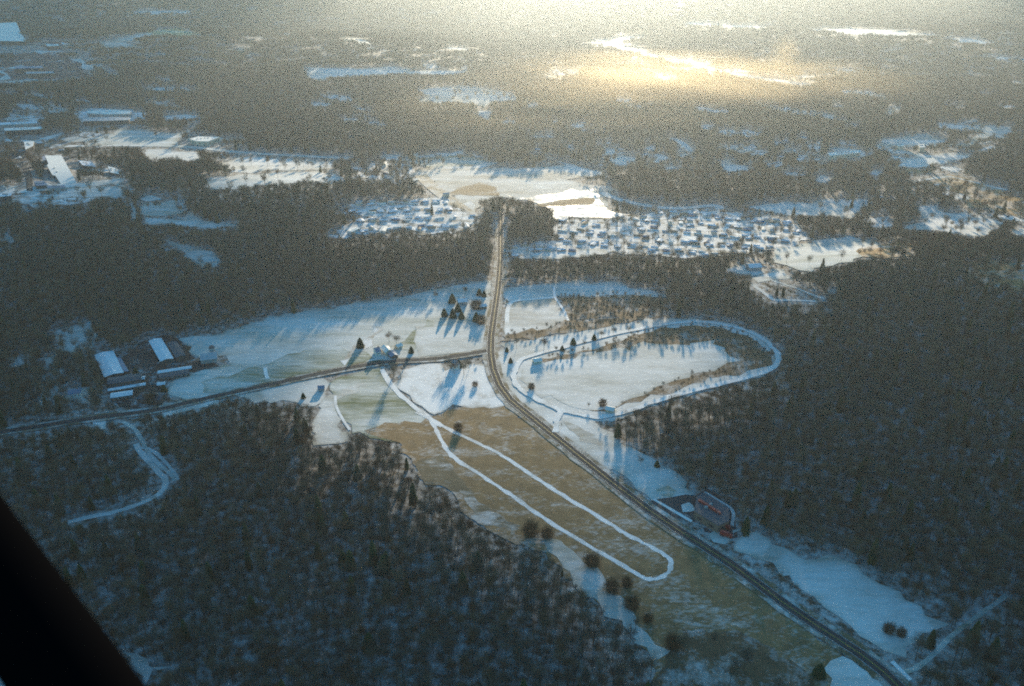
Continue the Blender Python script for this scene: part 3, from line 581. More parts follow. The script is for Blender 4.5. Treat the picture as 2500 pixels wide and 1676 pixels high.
# industrial blocks on the left
ib = 'large blocks of the industrial area at the left'
def blk(fr, pts, h, wall, roof, label, **k):
    P = px(fr, pts); raster([(u, v) for u, v in P], 0); us = [p[0] for p in P]; vs = [p[1] for p in P]
    raster([(min(us)-4, min(vs)), (max(us)+4, min(vs)), (max(us)+4, max(vs)+h*1.6), (min(us)-4, max(vs)+h*1.6)], 0)
    return flat('industrial_building', [Gh(u, v, h) for u, v in P], h, wall, roof, label, 'industrial building', ib, **k)
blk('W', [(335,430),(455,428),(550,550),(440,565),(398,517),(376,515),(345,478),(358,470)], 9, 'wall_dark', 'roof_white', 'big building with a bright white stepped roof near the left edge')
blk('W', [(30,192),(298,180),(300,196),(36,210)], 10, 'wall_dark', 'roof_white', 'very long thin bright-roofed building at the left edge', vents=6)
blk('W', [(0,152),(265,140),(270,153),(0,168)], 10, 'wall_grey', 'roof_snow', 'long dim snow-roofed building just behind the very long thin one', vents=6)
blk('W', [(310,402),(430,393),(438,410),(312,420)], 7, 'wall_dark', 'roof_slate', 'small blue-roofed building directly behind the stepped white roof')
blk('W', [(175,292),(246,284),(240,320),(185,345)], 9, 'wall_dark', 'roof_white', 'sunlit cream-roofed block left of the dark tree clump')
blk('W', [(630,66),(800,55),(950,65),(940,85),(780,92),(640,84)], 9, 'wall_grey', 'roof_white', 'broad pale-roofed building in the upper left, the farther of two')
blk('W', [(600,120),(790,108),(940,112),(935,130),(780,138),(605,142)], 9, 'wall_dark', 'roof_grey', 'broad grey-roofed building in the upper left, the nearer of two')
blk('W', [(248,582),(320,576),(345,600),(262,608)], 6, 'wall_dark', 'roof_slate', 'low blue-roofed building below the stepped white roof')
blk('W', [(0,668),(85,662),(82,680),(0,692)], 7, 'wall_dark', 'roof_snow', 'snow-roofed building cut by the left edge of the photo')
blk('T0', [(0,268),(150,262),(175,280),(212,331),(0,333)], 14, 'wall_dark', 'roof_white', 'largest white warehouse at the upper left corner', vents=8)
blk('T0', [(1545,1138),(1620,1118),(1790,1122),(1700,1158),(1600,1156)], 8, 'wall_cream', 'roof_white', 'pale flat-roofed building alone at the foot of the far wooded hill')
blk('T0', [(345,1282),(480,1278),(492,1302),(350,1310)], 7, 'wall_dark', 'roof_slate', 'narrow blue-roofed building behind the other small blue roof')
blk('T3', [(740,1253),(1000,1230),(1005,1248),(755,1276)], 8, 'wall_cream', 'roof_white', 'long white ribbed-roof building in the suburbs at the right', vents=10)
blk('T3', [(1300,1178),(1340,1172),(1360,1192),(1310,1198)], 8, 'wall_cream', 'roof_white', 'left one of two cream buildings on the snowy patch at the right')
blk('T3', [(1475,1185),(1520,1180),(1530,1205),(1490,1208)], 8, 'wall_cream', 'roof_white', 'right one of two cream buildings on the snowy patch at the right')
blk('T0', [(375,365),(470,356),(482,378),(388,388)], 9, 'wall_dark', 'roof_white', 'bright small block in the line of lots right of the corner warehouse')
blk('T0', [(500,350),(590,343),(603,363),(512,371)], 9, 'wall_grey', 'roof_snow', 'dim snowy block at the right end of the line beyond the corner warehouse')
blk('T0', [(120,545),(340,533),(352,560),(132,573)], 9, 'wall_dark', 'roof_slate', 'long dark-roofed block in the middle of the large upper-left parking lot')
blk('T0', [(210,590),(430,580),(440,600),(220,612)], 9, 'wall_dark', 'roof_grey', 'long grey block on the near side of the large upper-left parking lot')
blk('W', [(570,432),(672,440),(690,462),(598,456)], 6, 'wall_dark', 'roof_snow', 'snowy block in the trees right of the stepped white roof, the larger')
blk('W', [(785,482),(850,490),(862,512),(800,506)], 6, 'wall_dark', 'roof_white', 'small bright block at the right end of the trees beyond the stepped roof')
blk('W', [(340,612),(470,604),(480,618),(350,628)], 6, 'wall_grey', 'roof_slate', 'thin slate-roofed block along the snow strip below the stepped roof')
# houses of the estates: one mesh each, repeated
def hmesh(name, L, Wd, hw, rise, wing=False):
    bm = bmesh.new()
    def one(L, Wd, hw, rise):
        prism(bm, [(-Wd/2,-1),(Wd/2,-1),(Wd/2,hw),(0,hw+rise),(-Wd/2,hw)], -L/2, L/2, 0)
        s = rise/(Wd/2); e = .5
        prism(bm, [(-Wd/2-e, hw-e*s+.03), (0, hw+rise+.03), (0, hw+rise+.4), (-Wd/2-e, hw-e*s+.35)], -L/2-.4, L/2+.4, 1)
        prism(bm, [(Wd/2+e, hw-e*s+.35), (0, hw+rise+.4), (0, hw+rise+.03), (Wd/2+e, hw-e*s+.03)], -L/2-.4, L/2+.4, 1)
        for sg in (-1, 1):
            for i in range(3): boxm(bm, -L/2+L*(i+.5)/3-.7, -L/2+L*(i+.5)/3+.7, sg*Wd/2-.05, sg*Wd/2+.05, hw*.35, hw*.35+1.2, 2)
    one(L, Wd, hw, rise)
    if wing:
        n0 = len(bm.verts); one(L*.6, Wd*.7, hw*.9, rise*.7); bm.verts.ensure_lookup_table()
        for v in bm.verts[n0:]: v.co = Vector((-v.co.y+L*.18, v.co.x+Wd*.55, v.co.z))
    bmesh.ops.recalc_face_normals(bm, faces=bm.faces); me = bpy.data.meshes.new(name); bm.to_mesh(me); bm.free(); return me
HM = []
for (L, Wd, hw, rise, wing, wall, roof) in [(13,8,3,1.1,0,'wall_white','roof_snow'),(15,9,3,1.2,1,'wall_grey','roof_snow'),(12,8,5,1.5,0,'wall_cream','roof_grey'),(17,6,2.8,.6,0,'wall_white','roof_white'),
                                            (14,8.5,3,1.2,1,'wall_dark','roof_snow'),(13,8,3.2,1.5,0,'wall_brick','roof_slate'),(15,8,3,1.3,0,'wall_cream','roof_brown')]:
    me = hmesh('house', L, Wd, hw, rise, wing)
    for k in (wall, roof, 'glass'): me.materials.append(M[k])
    HM.append(me)
def pip(u, v, P):
    c = False
    for (x0, y0), (x1, y1) in zip(P, P[1:]+P[:1]):
        if (y0 <= v) != (y1 <= v) and u < x0+(v-y0)/(y1-y0)*(x1-x0): c = not c
    return c
NH = 0; USED = []
def houses(fr, pts, sx, sy, ang, keep, label, group, cap, wts=None):
    global NH
    P = px(fr, pts); Gp = [G(*p) for p in P]; cx = sum(p[0] for p in Gp)/len(Gp); cy = sum(p[1] for p in Gp)/len(Gp)
    rad = max(math.hypot(p[0]-cx, p[1]-cy) for p in Gp); ca, sa = math.cos(ang), math.sin(ang); c_ = []
    n = int(rad/min(sx, sy))+1
    for i in range(-n, n+1):
        for j in range(-n, n+1):
            x = i*sx+random.uniform(-4, 4); y = j*sy+(sx*.0)+(6 if j % 2 else -6)+random.uniform(-2.5, 2.5)
            X, Y = cx+x*ca-y*sa, cy+x*sa+y*ca; z = float(hz(X, Y)); u, v = project(X, Y, z)
            if pip(u, v, P) and random.random() < keep: c_.append((X, Y, z, u, v))
    random.shuffle(c_)
    for X, Y, z, u, v in c_[:cap]:
        o = bpy.data.objects.new('house', random.choices(HM, wts)[0] if wts else random.choice(HM)); COL.objects.link(o)
        o.location = (X, Y, z+off(X, Y)); o.rotation_euler = (0, 0, ang+random.choice((0, 0, 0, math.pi, math.pi/2))+random.gauss(0, .12)); s = random.uniform(.55, .82); o.scale = (s, s, s)
        fx = (u-min(p[0] for p in P))/(max(p[0] for p in P)-min(p[0] for p in P)); fy = (v-min(p[1] for p in P))/(max(p[1] for p in P)-min(p[1] for p in P))
        wh = ('far' if fy < .33 else 'middle' if fy < .66 else 'near')+' rows '+('at the left end' if fx < .2 else 'left of centre' if fx < .4 else 'at the centre' if fx < .6 else 'right of centre' if fx < .8 else 'at the right end')
        tag(o, '%s house, %s of the %s' % (ROOFS[HM.index(o.data)], wh, label), 'house', group); NH += 1; u, v = float(u), float(v); raster([(u-6, v-7), (u+6, v-7), (u+6, v+3), (u-6, v+3)], 0)
    return len(c_)
WT = [4, 3, 3, 4, 3, 1.6, 2.6]
ROOFS = ['low white snow-roofed', 'L-shaped snow-roofed', 'two-storey grey-roofed', 'long narrow white-roofed', 'dark L-shaped snowy', 'blue-grey-roofed brick', 'brown-roofed cream']
print('cand', houses('M1', [(860,500),(1200,470),(1500,450),(1640,430),(1700,500),(1850,600),(1900,650),(1880,700),(1700,715),(1400,745),(1330,700),(1200,710),(1080,740),(860,745),(900,650),(980,600),(860,575),(780,540)], 17, 20, R(10), .9,
  'left estate', 'houses of the estate left of the main road', 90, WT),
houses('D', [(1265,505),(1420,497),(1600,480),(1700,487),(1800,507),(1860,545),(1700,578),(1560,588),(1400,578),(1280,588),(1175,588),(1165,562),(1265,552)], 17, 22, R(-18), .85,
  'sunlit estate', 'houses of the estate right of the main road', 135, WT),
houses('M1', [(900,180),(1360,170),(1370,330),(1000,330)], 38, 45, R(5), .6, 'group above left estate', 'houses above the left estate', 14, WT),
houses('T2', [(200,1030),(450,990),(900,1010),(1250,1090),(1700,1210),(1850,1300),(1400,1390),(900,1380),(300,1250)], 70, 90, R(-10), .6, 'wooded suburb', 'far houses in the wooded suburb', 22, WT),
houses('T3', [(0,1080),(600,1080),(960,1180),(700,1390),(100,1390),(0,1300)], 60, 70, R(-20), .6, 'upper right suburb', 'houses of the scattered suburb', 22, WT),
houses('W', [(0,290),(300,270),(560,400),(900,330),(900,400),(0,420)], 60, 60, R(10), .5, 'industrial area', 'houses near the industrial blocks', 8, WT),
houses('M3', [(1100,250),(1800,330),(1850,500),(1300,560),(1100,420)], 50, 55, R(-15), .6, 'right slope', 'houses on the right slope', 12, WT))
for p_, q_ in (((880,730),'M1'),((1125,725),'M1'),((1365,325),'M1'),((1385,110),'M1'),((1130,183),'M1')):
    X, Y = G(*px(q_, [p_])[0]); o = bpy.data.objects.new('house', HM[3]); COL.objects.link(o); o.location = (X, Y, float(hz(X, Y))+off(X, Y)); o.rotation_euler = (0, 0, R(random.uniform(60, 110))); o.scale = (1.2, 1.3, 1.5)
    tag(o, {880:'sunlit cream house at the bottom left tip of the left estate',1125:'brightest cream house on the near edge of the left estate',1365:'bright pale house at the corner of the tan field',1385:'lit house at the left end of the far snow strip above the tan field',1130:'lone bright house in the trees above the left estate'}[p_[0]], 'house')
# red vehicles on the lot
def lorry(loc, rz, L, label):
    r = empty('lorry', loc, rz); tag(r, label, 'lorry')
    bmo('trailer', lambda bm: boxm(bm, -L/2, L/2-2.6, -1.3, 1.3, 1.1, 3.9), M['red'], r)
    cab = bmo('cab', lambda bm: prism(bm, [(-1.2,.6),(1.2,.6),(1.2,3.0),(-1.2,3.0)], L/2-2.3, L/2), M['red'], r)
    bmo('windscreen', lambda bm: boxm(bm, L/2-.02, L/2+.05, -1.05, 1.05, 1.8, 2.8), M['glass'], cab)
    for x in (-L/2+1.2, -L/2+2.5, L/2-1.2):
        for sgn in (-1, 1):
            def wh(bm):
                cyl(bm, .5, -.18, .18, 16); bmesh.ops.rotate(bm, verts=bm.verts, cent=(0,0,0), matrix=Matrix.Rotation(math.pi/2, 3, 'X')); bmesh.ops.translate(bm, verts=bm.verts, vec=(x, sgn*1.15, .5))
            bmo('wheel', wh, M['tyre'], r)
    return r
ps = px('B', [(1312,1150),(1345,1128),(1464,1204),(1458,1262),(1408,1284),(1300,1218)]); raster([(p[0], p[1]+o_) for p in ps[:3] for o_ in (0,)]+[(p[0], p[1]+14) for p in ps[3:]], 0)
sb = flat('store_building', [Gh(u, v, 6) for u, v in ps], 6, 'wall_brick', 'roof_dark', 'large dark-roofed building with a red stripe along its roof, beside the main road', 'building', None, vents=3)
(x0, y0), (x1, y1) = [Gh(*q, 7) for q in px('B', [(1322,1166), (1420,1228)])]; bx, by, bz = sb.location
d_ = Vector((x1-x0, y1-y0, 0)); n_ = Vector((-d_.y, d_.x, 0)).normalized()*.9
v_ = [Vector((x0-bx, y0-by, 6.7))+d_*f+n_*q+Vector((0,0,h_)) for h_ in (0, 1.6) for f, q in ((0,-1),(1,-1),(1,1),(0,1))]
obj('red_fascia', mesh('red_fascia', v_, [(3,2,1,0),(4,5,6,7),(0,1,5,4),(1,2,6,5),(2,3,7,6),(3,0,4,7)]), M['red'], sb)
for q, lab in (((1437,1292), 'red lorry parked by the bend of the bright kerb at the lot corner'), ((1445,1332), 'red lorry nearest the big snow field, at the lower end of the lot')):
    x, y = G(*px('B', [q])[0]); lorry((x, y, float(hz(x, y))+off(x, y)+.4), -.5, 9, lab)
# ------------------------------------------------------------------ trees
def tube(V, F, p0, p1, r0, r1, n=5):
    d = (p1-p0).normalized(); a = d.orthogonal().normalized(); b_ = d.cross(a); k = len(V)
    for p, r_ in ((p0, r0), (p1, r1)):
        for i in range(n): V.append(p+a*r_*math.cos(2*math.pi*i/n)+b_*r_*math.sin(2*math.pi*i/n))
    for i in range(n): F.append((k+i, k+(i+1) % n, k+n+(i+1) % n, k+n+i))
def rv(rnd): 
    z = rnd.uniform(-1, 1); a = rnd.uniform(0, 2*math.pi); s = math.sqrt(1-z*z); return Vector((s*math.cos(a), s*math.sin(a), z))
def wood_part(rnd, H, Rc, nl, seg=5):
    V, F = [], []; lean = Vector((rnd.uniform(-.04,.04), rnd.uniform(-.04,.04), 1)); tips = []
    p = Vector((0,0,-.6)); q = lean*H*.35; tube(V, F, p, q, H*.018, H*.013, seg); t2 = q+Vector((rnd.uniform(-.5,.5), rnd.uniform(-.5,.5), H*.45)); tube(V, F, q, t2, H*.013, H*.004, seg); tips.append(t2)
    for i in range(nl):
        a = 2*math.pi*i/nl+rnd.uniform(-.4,.4); s = q.lerp(t2, rnd.uniform(0,.6)); e = Vector((math.cos(a)*Rc*rnd.uniform(.5,.8), math.sin(a)*Rc*rnd.uniform(.5,.8), H*rnd.uniform(.55,.9)))
        m_ = s.lerp(e, .5)+Vector((0,0,-.4)); tube(V, F, s, m_, H*.008, H*.005, 4); tube(V, F, m_, e, H*.005, H*.0015, 4); tips += [e, m_]
    return V, F, tips
def crown_part(rnd, H, Rc, tips, n, ln, wd, zl=.3):
    V, F = [], []
    lobes = [(t_, rnd.uniform(.4, .65)*Rc) for t_ in tips]
    for i in range(n):
        c, rr = rnd.choice(lobes); d = rv(rnd); p = c+d*rr*rnd.random()**.5
        p.z = min(p.z, H*1.02); p.z = max(p.z, H*zl)
        o_ = Vector((p.x, p.y, (p.z-H*.4)*1.0)); dr = (o_.normalized() if o_.length > .1 else Vector((0,0,1)))+rv(rnd)*.7+Vector((0,0,.35)); dr.normalize()
        s = dr.cross(rv(rnd)); 
        if s.length < .1: continue
        s.normalize(); L = ln*rnd.uniform(.6, 1.3); w = wd*rnd.uniform(.6, 1.4); k = len(V)
        V += [p-s*w*.5, p+s*w*.5, p+dr*L+s*w*.1]; F.append((k, k+1, k+2))
    return V, F
def conifer_part(rnd, H, Rb, n, wd):
    V, F = [], []
    for i in range(n):
        f = rnd.random()**.7; z = H*(.06+.94*f); r_ = Rb*(1-f)**.6*rnd.uniform(.55, 1.12)+.15; a = rnd.uniform(0, 2*math.pi)
        t_ = Vector((math.cos(a)*r_, math.sin(a)*r_, z-r_*.25)); s = Vector((-math.sin(a), math.cos(a), 0)); w = wd*(.6+.6*(1-f)); c = Vector((math.cos(a)*r_*.25, math.sin(a)*r_*.25, z)); k = len(V)
        V += [c-s*w*.5, c+s*w*.5, t_+s*w*.25+Vector((0,0,rnd.uniform(-.3,.3))), t_-s*w*.25]; F.append((k, k+1, k+2, k+3))
    return V, F
TW, CR = [], []      # near meshes
rnd = random.Random(5)
for i in range(5):
    H, Rc = rnd.uniform(13, 16), rnd.uniform(3.6, 4.5)
    V, F, tips = wood_part(rnd, H, Rc, 7); me = mesh('trunk', V, F); me.materials.append(M['bark'])
    V2, F2 = crown_part(rnd, H, Rc*1.1, tips, 1100, 1.9, .085); mc = mesh('crown', V2, F2); mc.materials.append(M['oak_twigs' if i == 4 else 'twigs'])
    TW.append(me); CR.append(mc)
for i in range(2):      # 5, 6: round, spreading crowns of trees grown in the open
    H, Rc = 8, 5.0
    V, F, tips = wood_part(rnd, H, Rc, 9); me = mesh('trunk', V, F); me.materials.append(M['bark'])
    tips += [Vector((math.cos(a)*Rc*q, math.sin(a)*Rc*q, H*h_)) for q, h_ in ((.75, .42), (.5, .7), (.6, .25), (.35, .12)) for a in np.linspace(0, 6.28, 8)[:-1]]
    V2, F2 = crown_part(rnd, H, Rc*.9, tips, 2800, 1.5, .17, .05); mc = mesh('crown', V2, F2); mc.materials.append(M['oak_twigs']); TW.append(me); CR.append(mc)
CW, CN = [], []
for i in range(2):
    H = 17; V, F = [], []; tube(V, F, Vector((0,0,-.5)), Vector((0,0,H*.66)), .28, .06); me = mesh('trunk', V, F); me.materials.append(M['bark'])
    V2, F2 = conifer_part(rnd, H*.72, 5.2, 1300, 1.2); mc = mesh('crown', V2, F2); mc.materials.append(M['needles']); CW.append(me); CN.append(mc)
lib = bpy.data.collections.new('tree_library')
def proto(name, parts):
    V, F, MI, mats = [], [], [], []
    for (v, f, mk) in parts:
        k = len(V); V += v; F += [tuple(i+k for i in q) for q in f]
        if mk not in mats: mats.append(mk)
        MI += [mats.index(mk)]*len(f)
    me = mesh(name, V, F, MI)
    for mk in mats: me.materials.append(M[mk])
    o = bpy.data.objects.new(name, me); lib.objects.link(o); return o
NP = 0
for i in range(5):   # 0-4 near
    H, Rc = rnd.uniform(13, 16.5), rnd.uniform(3.6, 4.6); V, F, tips = wood_part(rnd, H, Rc, 6, 4); V2, F2 = crown_part(rnd, H, Rc*1.1, tips, 760, 2.0, .11)
    proto('lod_%02d' % NP, [(V, F, 'bark'), (V2, F2, 'oak_twigs' if i == 4 else 'twigs')]); NP += 1
V2, F2 = conifer_part(rnd, 17, 4.0, 420, 1.5); proto('lod_%02d' % NP, [(V2, F2, 'needles')]); NP += 1     # 5 conifer
for i in range(4):   # 6-9 mid
    H, Rc = rnd.uniform(15, 18), rnd.uniform(4.6, 5.6); V, F, tips = wood_part(rnd, H, Rc, 4, 3); V2, F2 = crown_part(rnd, H, Rc, tips, 200, 2.6, .4)
    proto('lod_%02d' % NP, [(V, F, 'bark'), (V2, F2, 'oak_twigs' if i == 3 else 'twigs')]); NP += 1
for i in range(4):   # 10-13 far clumps
    parts = []
    for j in range(26):
        cx, cy = rnd.uniform(-24, 24), rnd.uniform(-24, 24); H, Rc = rnd.uniform(13, 18), 5.2
        tips = [Vector((rnd.uniform(-2.5,2.5), rnd.uniform(-2.5,2.5), H*rnd.uniform(.55,.9))) for _ in range(5)]
        con = rnd.random() < .06
        if con: V2, F2 = conifer_part(rnd, H, 4, 24, 3)
        else: V2, F2 = crown_part(rnd, H, Rc, tips, 24, 4.0, 1.8)
        parts.append(([v+Vector((cx, cy, 0)) for v in V2], F2, 'needles' if con else ('oak_twigs' if rnd.random() < .12 else 'twigs')))
    proto('lod_%02d' % NP, parts); NP += 1
def dens_at(x, y, z):
    u, v = project(x, y, z); ui = np.clip((u/2).astype(int), 0, W2-1); vi = np.clip((v/2).astype(int), 0, H2-1); return DENS[vi, ui], u, v
def scatter(y0, y1, s, half, th):
    ys = np.arange(y0, y1, s*.9); pts = []
    for k, y in enumerate(ys):
        hw = half(y); xs = np.arange(-hw, hw, s)+(s/2 if k % 2 else 0); pts.append(np.stack([xs, np.full(len(xs), y)], 1))
    P = np.concatenate(pts); P += RNG.uniform(-.42, .42, P.shape)*s
    x, y = P[:, 0], P[:, 1]; z = hz(x, y); d0, u, v = dens_at(x, y, z); r0 = RNG.random(len(x)); dm = d0.copy(); hf = np.zeros(len(x))
    for q in (.22, .36, .5, .65, .8, 1.0):
        dm = np.minimum(dm, dens_at(x, y, z+th*q)[0]); hf = np.where(r0 < dm*.9, q, hf)      # shorter growth along the edge of a clearing
    # patchiness of the wood itself
    nz = .5+.25*np.sin(x*.021+1.3*np.sin(y*.013))+.25*np.sin(y*.027+1.7*np.sin(x*.017+2))
    ui = np.clip((u/2).astype(int), 0, W2-1); vi = np.clip((v/2).astype(int), 0, H2-1)
    fc = FORCE[vi, ui] > 0; kp = np.where(fc, r0 < d0*.9, hf > 0) & (RNG.random(len(x)) < .82+.18*nz); hf = np.where(fc, 1, np.minimum(1, hf*1.05))
    return x[kp], y[kp], z[kp], u[kp], v[kp], fc[kp], hf[kp]
A1 = scatter(180, 1250, 6.7, lambda y: y*.75+120, 15)
A2 = scatter(1250, 2500, 9.0, lambda y: y*.72+120, 14)
A3 = scatter(2500, 8500, 44, lambda y: y*.72+150, 12)
# the 300 that show largest, each a tree of its own
x, y, z, u, v, scr, hf = A1
dist = np.sqrt(x*x+y*y+(CAM_H-z)**2); inside = (u > 15) & (u < 2485) & (v < 1660) & ~((v-1150) > (u*1.44)) 
order = np.argsort(np.where(inside & ~scr & (hf > .9), dist, 1e9))[:300]; sel = np.zeros(len(x), bool); sel[order] = True
conif = RNG.random(len(x)) < .035
GT = {}
def make_tree(kind, i, label, cat, group, loc, rz, s, name):
    key = (kind, i)
    if key not in GT:
        r = empty(name, loc, rz); obj('trunk', (TW if kind == 'b' else CW)[i], None, r); obj('crown', (CR if kind == 'b' else CN)[i], None, r); GT[key] = r
    else:
        r = copy_tree(GT[key]); r.name = name
    r.location = loc; r.rotation_euler = (0, 0, rz); r.scale = s; r['label'] = label; r['category'] = cat
    if 'group' in r.keys(): del r['group']
    if group: r['group'] = group
    return r
cnt = 0
def zone(u, v):
    if u > 1750: return 'below the side path at lower right' if v > 1450 else 'right of the long lower snow field'
    col = min(7, int(u/215)); names = ['hidden close to the black strut', 'beside the black strut', 'right of the snow patch by the strut', 'left of the bottom middle', 'at the bottom middle', 'right of the bottom middle', 'near the lower meadow edge', 'on the lower meadow edge']
    return names[col]
for k in order:
    kd = 'c' if conif[k] else 'b'; i = random.choices(range(5), [3,3,3,3,2.5])[0] if kd == 'b' else random.randrange(2); s = random.uniform(.78, 1.15)
    size = 'tall' if s > 1.03 else 'medium' if s > .9 else 'small'; vk = float(v[k]); row = 'along the bottom' if vk > 1590 else 'second band up' if vk > 1500 else 'farther up'
    what = 'dark evergreen' if kd == 'c' else 'rusty brown bare tree' if i == 4 else 'grey bare tree'
    make_tree(kd, i, '%s %s %s, %s' % (size, what, zone(float(u[k]), vk), row), 'evergreen tree' if kd == 'c' else 'bare tree', 'evergreens in the near wood' if kd == 'c' else 'bare trees of the near wood', (float(x[k]), float(y[k]), float(z[k])), random.uniform(0, 6.28), (s*random.uniform(.9,1.1), s, s*random.uniform(.9,1.12)), 'pine_tree' if kd == 'c' else 'bare_tree')
# single trees standing apart
ISO = [  # frame, px of the base, kind, scale, label, category
 ('C1',(935,665),'c',1.15,'dark broad conifer left of the blue-roofed farmhouse','evergreen tree'),
 ('C1',(1685,300),'c',1.2,'tallest evergreen in the clump left of the main road','evergreen tree'),
 ('C1',(1690,420),'c',1.1,'evergreen at the front left of the clump above the snowy lawn','evergreen tree'),
 ('C1',(1620,410),'c',1.0,'leftmost evergreen of the clump above the snowy lawn','evergreen tree'),
 ('C1',(1760,430),'c',1.0,'evergreen at the front right of the clump above the snowy lawn','evergreen tree'),
 ('C1',(1730,370),'c',1.05,'evergreen in the middle of the clump left of the main road','evergreen tree'),
 ('C1',(1550,275),'b',.8,'small bare tree left of the evergreen clump','bare tree'),
 ('C1',(1790,240),'b',.9,'bare tree between the evergreens and the snowy house','bare tree'),
 ('C1',(1905,240),'c',.9,'pointed evergreen at the top beside the main road','evergreen tree'),
 ('C1',(1945,250),'c',.8,'smaller evergreen touching the main road edge','evergreen tree'),
 ('C1',(1880,450),'c',1.1,'large dark evergreen at the edge of the main road','evergreen tree'),
 ('C1',(1920,470),'b',.9,'reddish bare tree in front of the roadside evergreen','bare tree'),
 ('C1',(1880,350),'b',1.0,'reddish bare tree behind the roadside evergreen','bare tree'),
 ('C1',(1170,620),'b',.9,'bare tree behind the farmhouse','bare tree'),
 ('C1',(1230,650),'b',.95,'bare tree right of the farmhouse','bare tree'),
 ('C1',(1350,710),'c',.65,'small dark conifer on the verge where the long shadow crosses the road','evergreen tree'),
 ('C1',(1650,840),'b',1.0,'left bare tree of the group standing on the bright snow','bare tree'),
 ('C1',(1700,880),'b',1.15,'middle bare tree of the group standing on the bright snow','bare tree'),
 ('C1',(1780,890),'b',1.2,'largest bare tree of the group standing on the bright snow','bare tree'),
 ('C1',(1820,850),'b',1.0,'right bare tree of the group standing on the bright snow','bare tree'),
 ('C1',(1740,830),'c',.9,'evergreen behind the group of bare trees on the bright snow','evergreen tree'),
 ('C1',(1870,980),'b',.45,'small bush alone on the bright snow near the road bend','bush'),
 ('C1',(2130,700),'c',.45,'upper dark shrub right of the road junction','bush'),
 ('C1',(2160,790),'c',.5,'lower dark shrub right of the road junction','bush'),
 ('C1',(470,1080),'c',.5,'small pointed conifer at the front edge of the snow below the cross road','evergreen tree'),
 ('C2',(860,700),'b',.5,'first young tree from the left in the row along the oval drive','bare tree'),
 ('C2',(910,690),'c',.5,'second young tree from the left in the row along the oval drive','bare tree'),
 ('C2',(1000,645),'c',.7,'third tree from the left in the row along the oval drive, dark green','evergreen tree'),
 ('C2',(1090,655),'b',.55,'fourth young tree from the left in the row along the oval drive','bare tree'),
 ('C2',(1170,605),'c',.6,'fifth tree from the left in the row along the oval drive, dark green','evergreen tree'),
 ('C2',(1230,590),'b',.75,'sixth tree from the left in the row along the oval drive, pale','bare tree'),
 ('C2',(1330,560),'b',.7,'seventh tree from the left in the row along the oval drive','bare tree'),
 ('C2',(1450,545),'b',.7,'last tree at the right end of the row along the oval drive','bare tree'),
 ('C2',(660,1000),'b',.5,'bush inside the left end of the oval field','bush'),
 ('C2',(1240,1140),'b',.6,'bush at the sunlit bottom corner of the oval field','bush'),
 ('D',(1250,1228),'b',.7,'brown bare tree on the meadow edge, just right of the wood tip','bare tree'),
 ('D',(1212,1222),'b',.95,'round brown bare tree at the tip of the wood beside the drive loop','bare tree'),
 ('D',(1352,1292),'b',.85,'round brown bare tree close to the lower side of the drive loop','bare tree'),
 ('D',(1396,1350),'b',.8,'left of two round bare trees below the end of the drive loop','bare tree'),
 ('D',(1432,1338),'b',.6,'right, smaller of two round bare trees below the end of the drive loop','bare tree'),
 ('D',(1442,1388),'b',.8,'round bare tree standing alone on the snow patch in the meadow','bare tree'),
 ('D',(1537,1478),'b',.8,'round bare tree alone at the bottom of the meadow','bare tree'),
 ('D',(1480,1420),'b',.5,'little bare bush beside the snow patch in the meadow','bush'),
 ('D',(2030,1445),'b',.6,'left of two dark round trees standing on the long lower snow field','bare tree'),
 ('D',(2058,1452),'b',.5,'right of two dark round trees standing on the long lower snow field','bare tree'),
 ('D',(1870,1545),'c',1.0,'dark conifer at the bottom left of the sunlit snow patch','evergreen tree'),
 ('F1',(1000,160),'b',.6,'bush on the meadow near the fork of the drive','bush'),
 ('B',(1130,1010),'c',.5,'dark bush on the snow strip between the road and the right wood','bush'),
 ('B',(1055,1000),'b',.6,'bare tree on the snow strip between the road and the right wood','bare tree'),
 ('B',(1000,900),'b',.7,'bare tree at the upper end of the snow strip right of the road','bare tree'),
 ('L0',(1545,560),'b',.8,'bare tree left of the grey-roofed barn','bare tree'),
 ('L0',(1150,900),'b',.9,'bare tree beside the bright-roofed shed','bare tree'),
 ('L0',(1240,950),'b',1.0,'brown bare tree in front of the farm, above the cross road','bare tree'),
 ('L0',(1110,720),'c',.8,'dark evergreen between the widest barn and the yard','evergreen tree'),
 ('L0',(1060,500),'b',.9,'bare tree behind the farm yard between the two snowy barns','bare tree'),
 ('L0',(1340,860),'c',.8,'dark evergreen on the left edge of the frosted paddock','evergreen tree'),
]
HH = {}
for fr, q, kd, s, lab, cat in ISO:
    X, Y = G(*px(fr, [q])[0]); i = random.randrange(4) if kd == 'b' else random.randrange(2)
    if 'brown' in lab or 'reddish' in lab or 'round' in lab or cat == 'bush': i = random.choice((5, 6)) if kd == 'b' else i; s *= 1.25 if kd == 'b' else 1
    if kd == 'c' and s > .75: s *= .82
    name = 'bush' if cat == 'bush' else ('pine_tree' if cat == 'evergreen tree' else 'bare_tree')
    make_tree(kd, i, lab, cat, None, (X, Y, float(hz(X, Y))+off(X, Y)-.1), random.uniform(0, 6.28), (s*1.05, s*1.05, s), name)
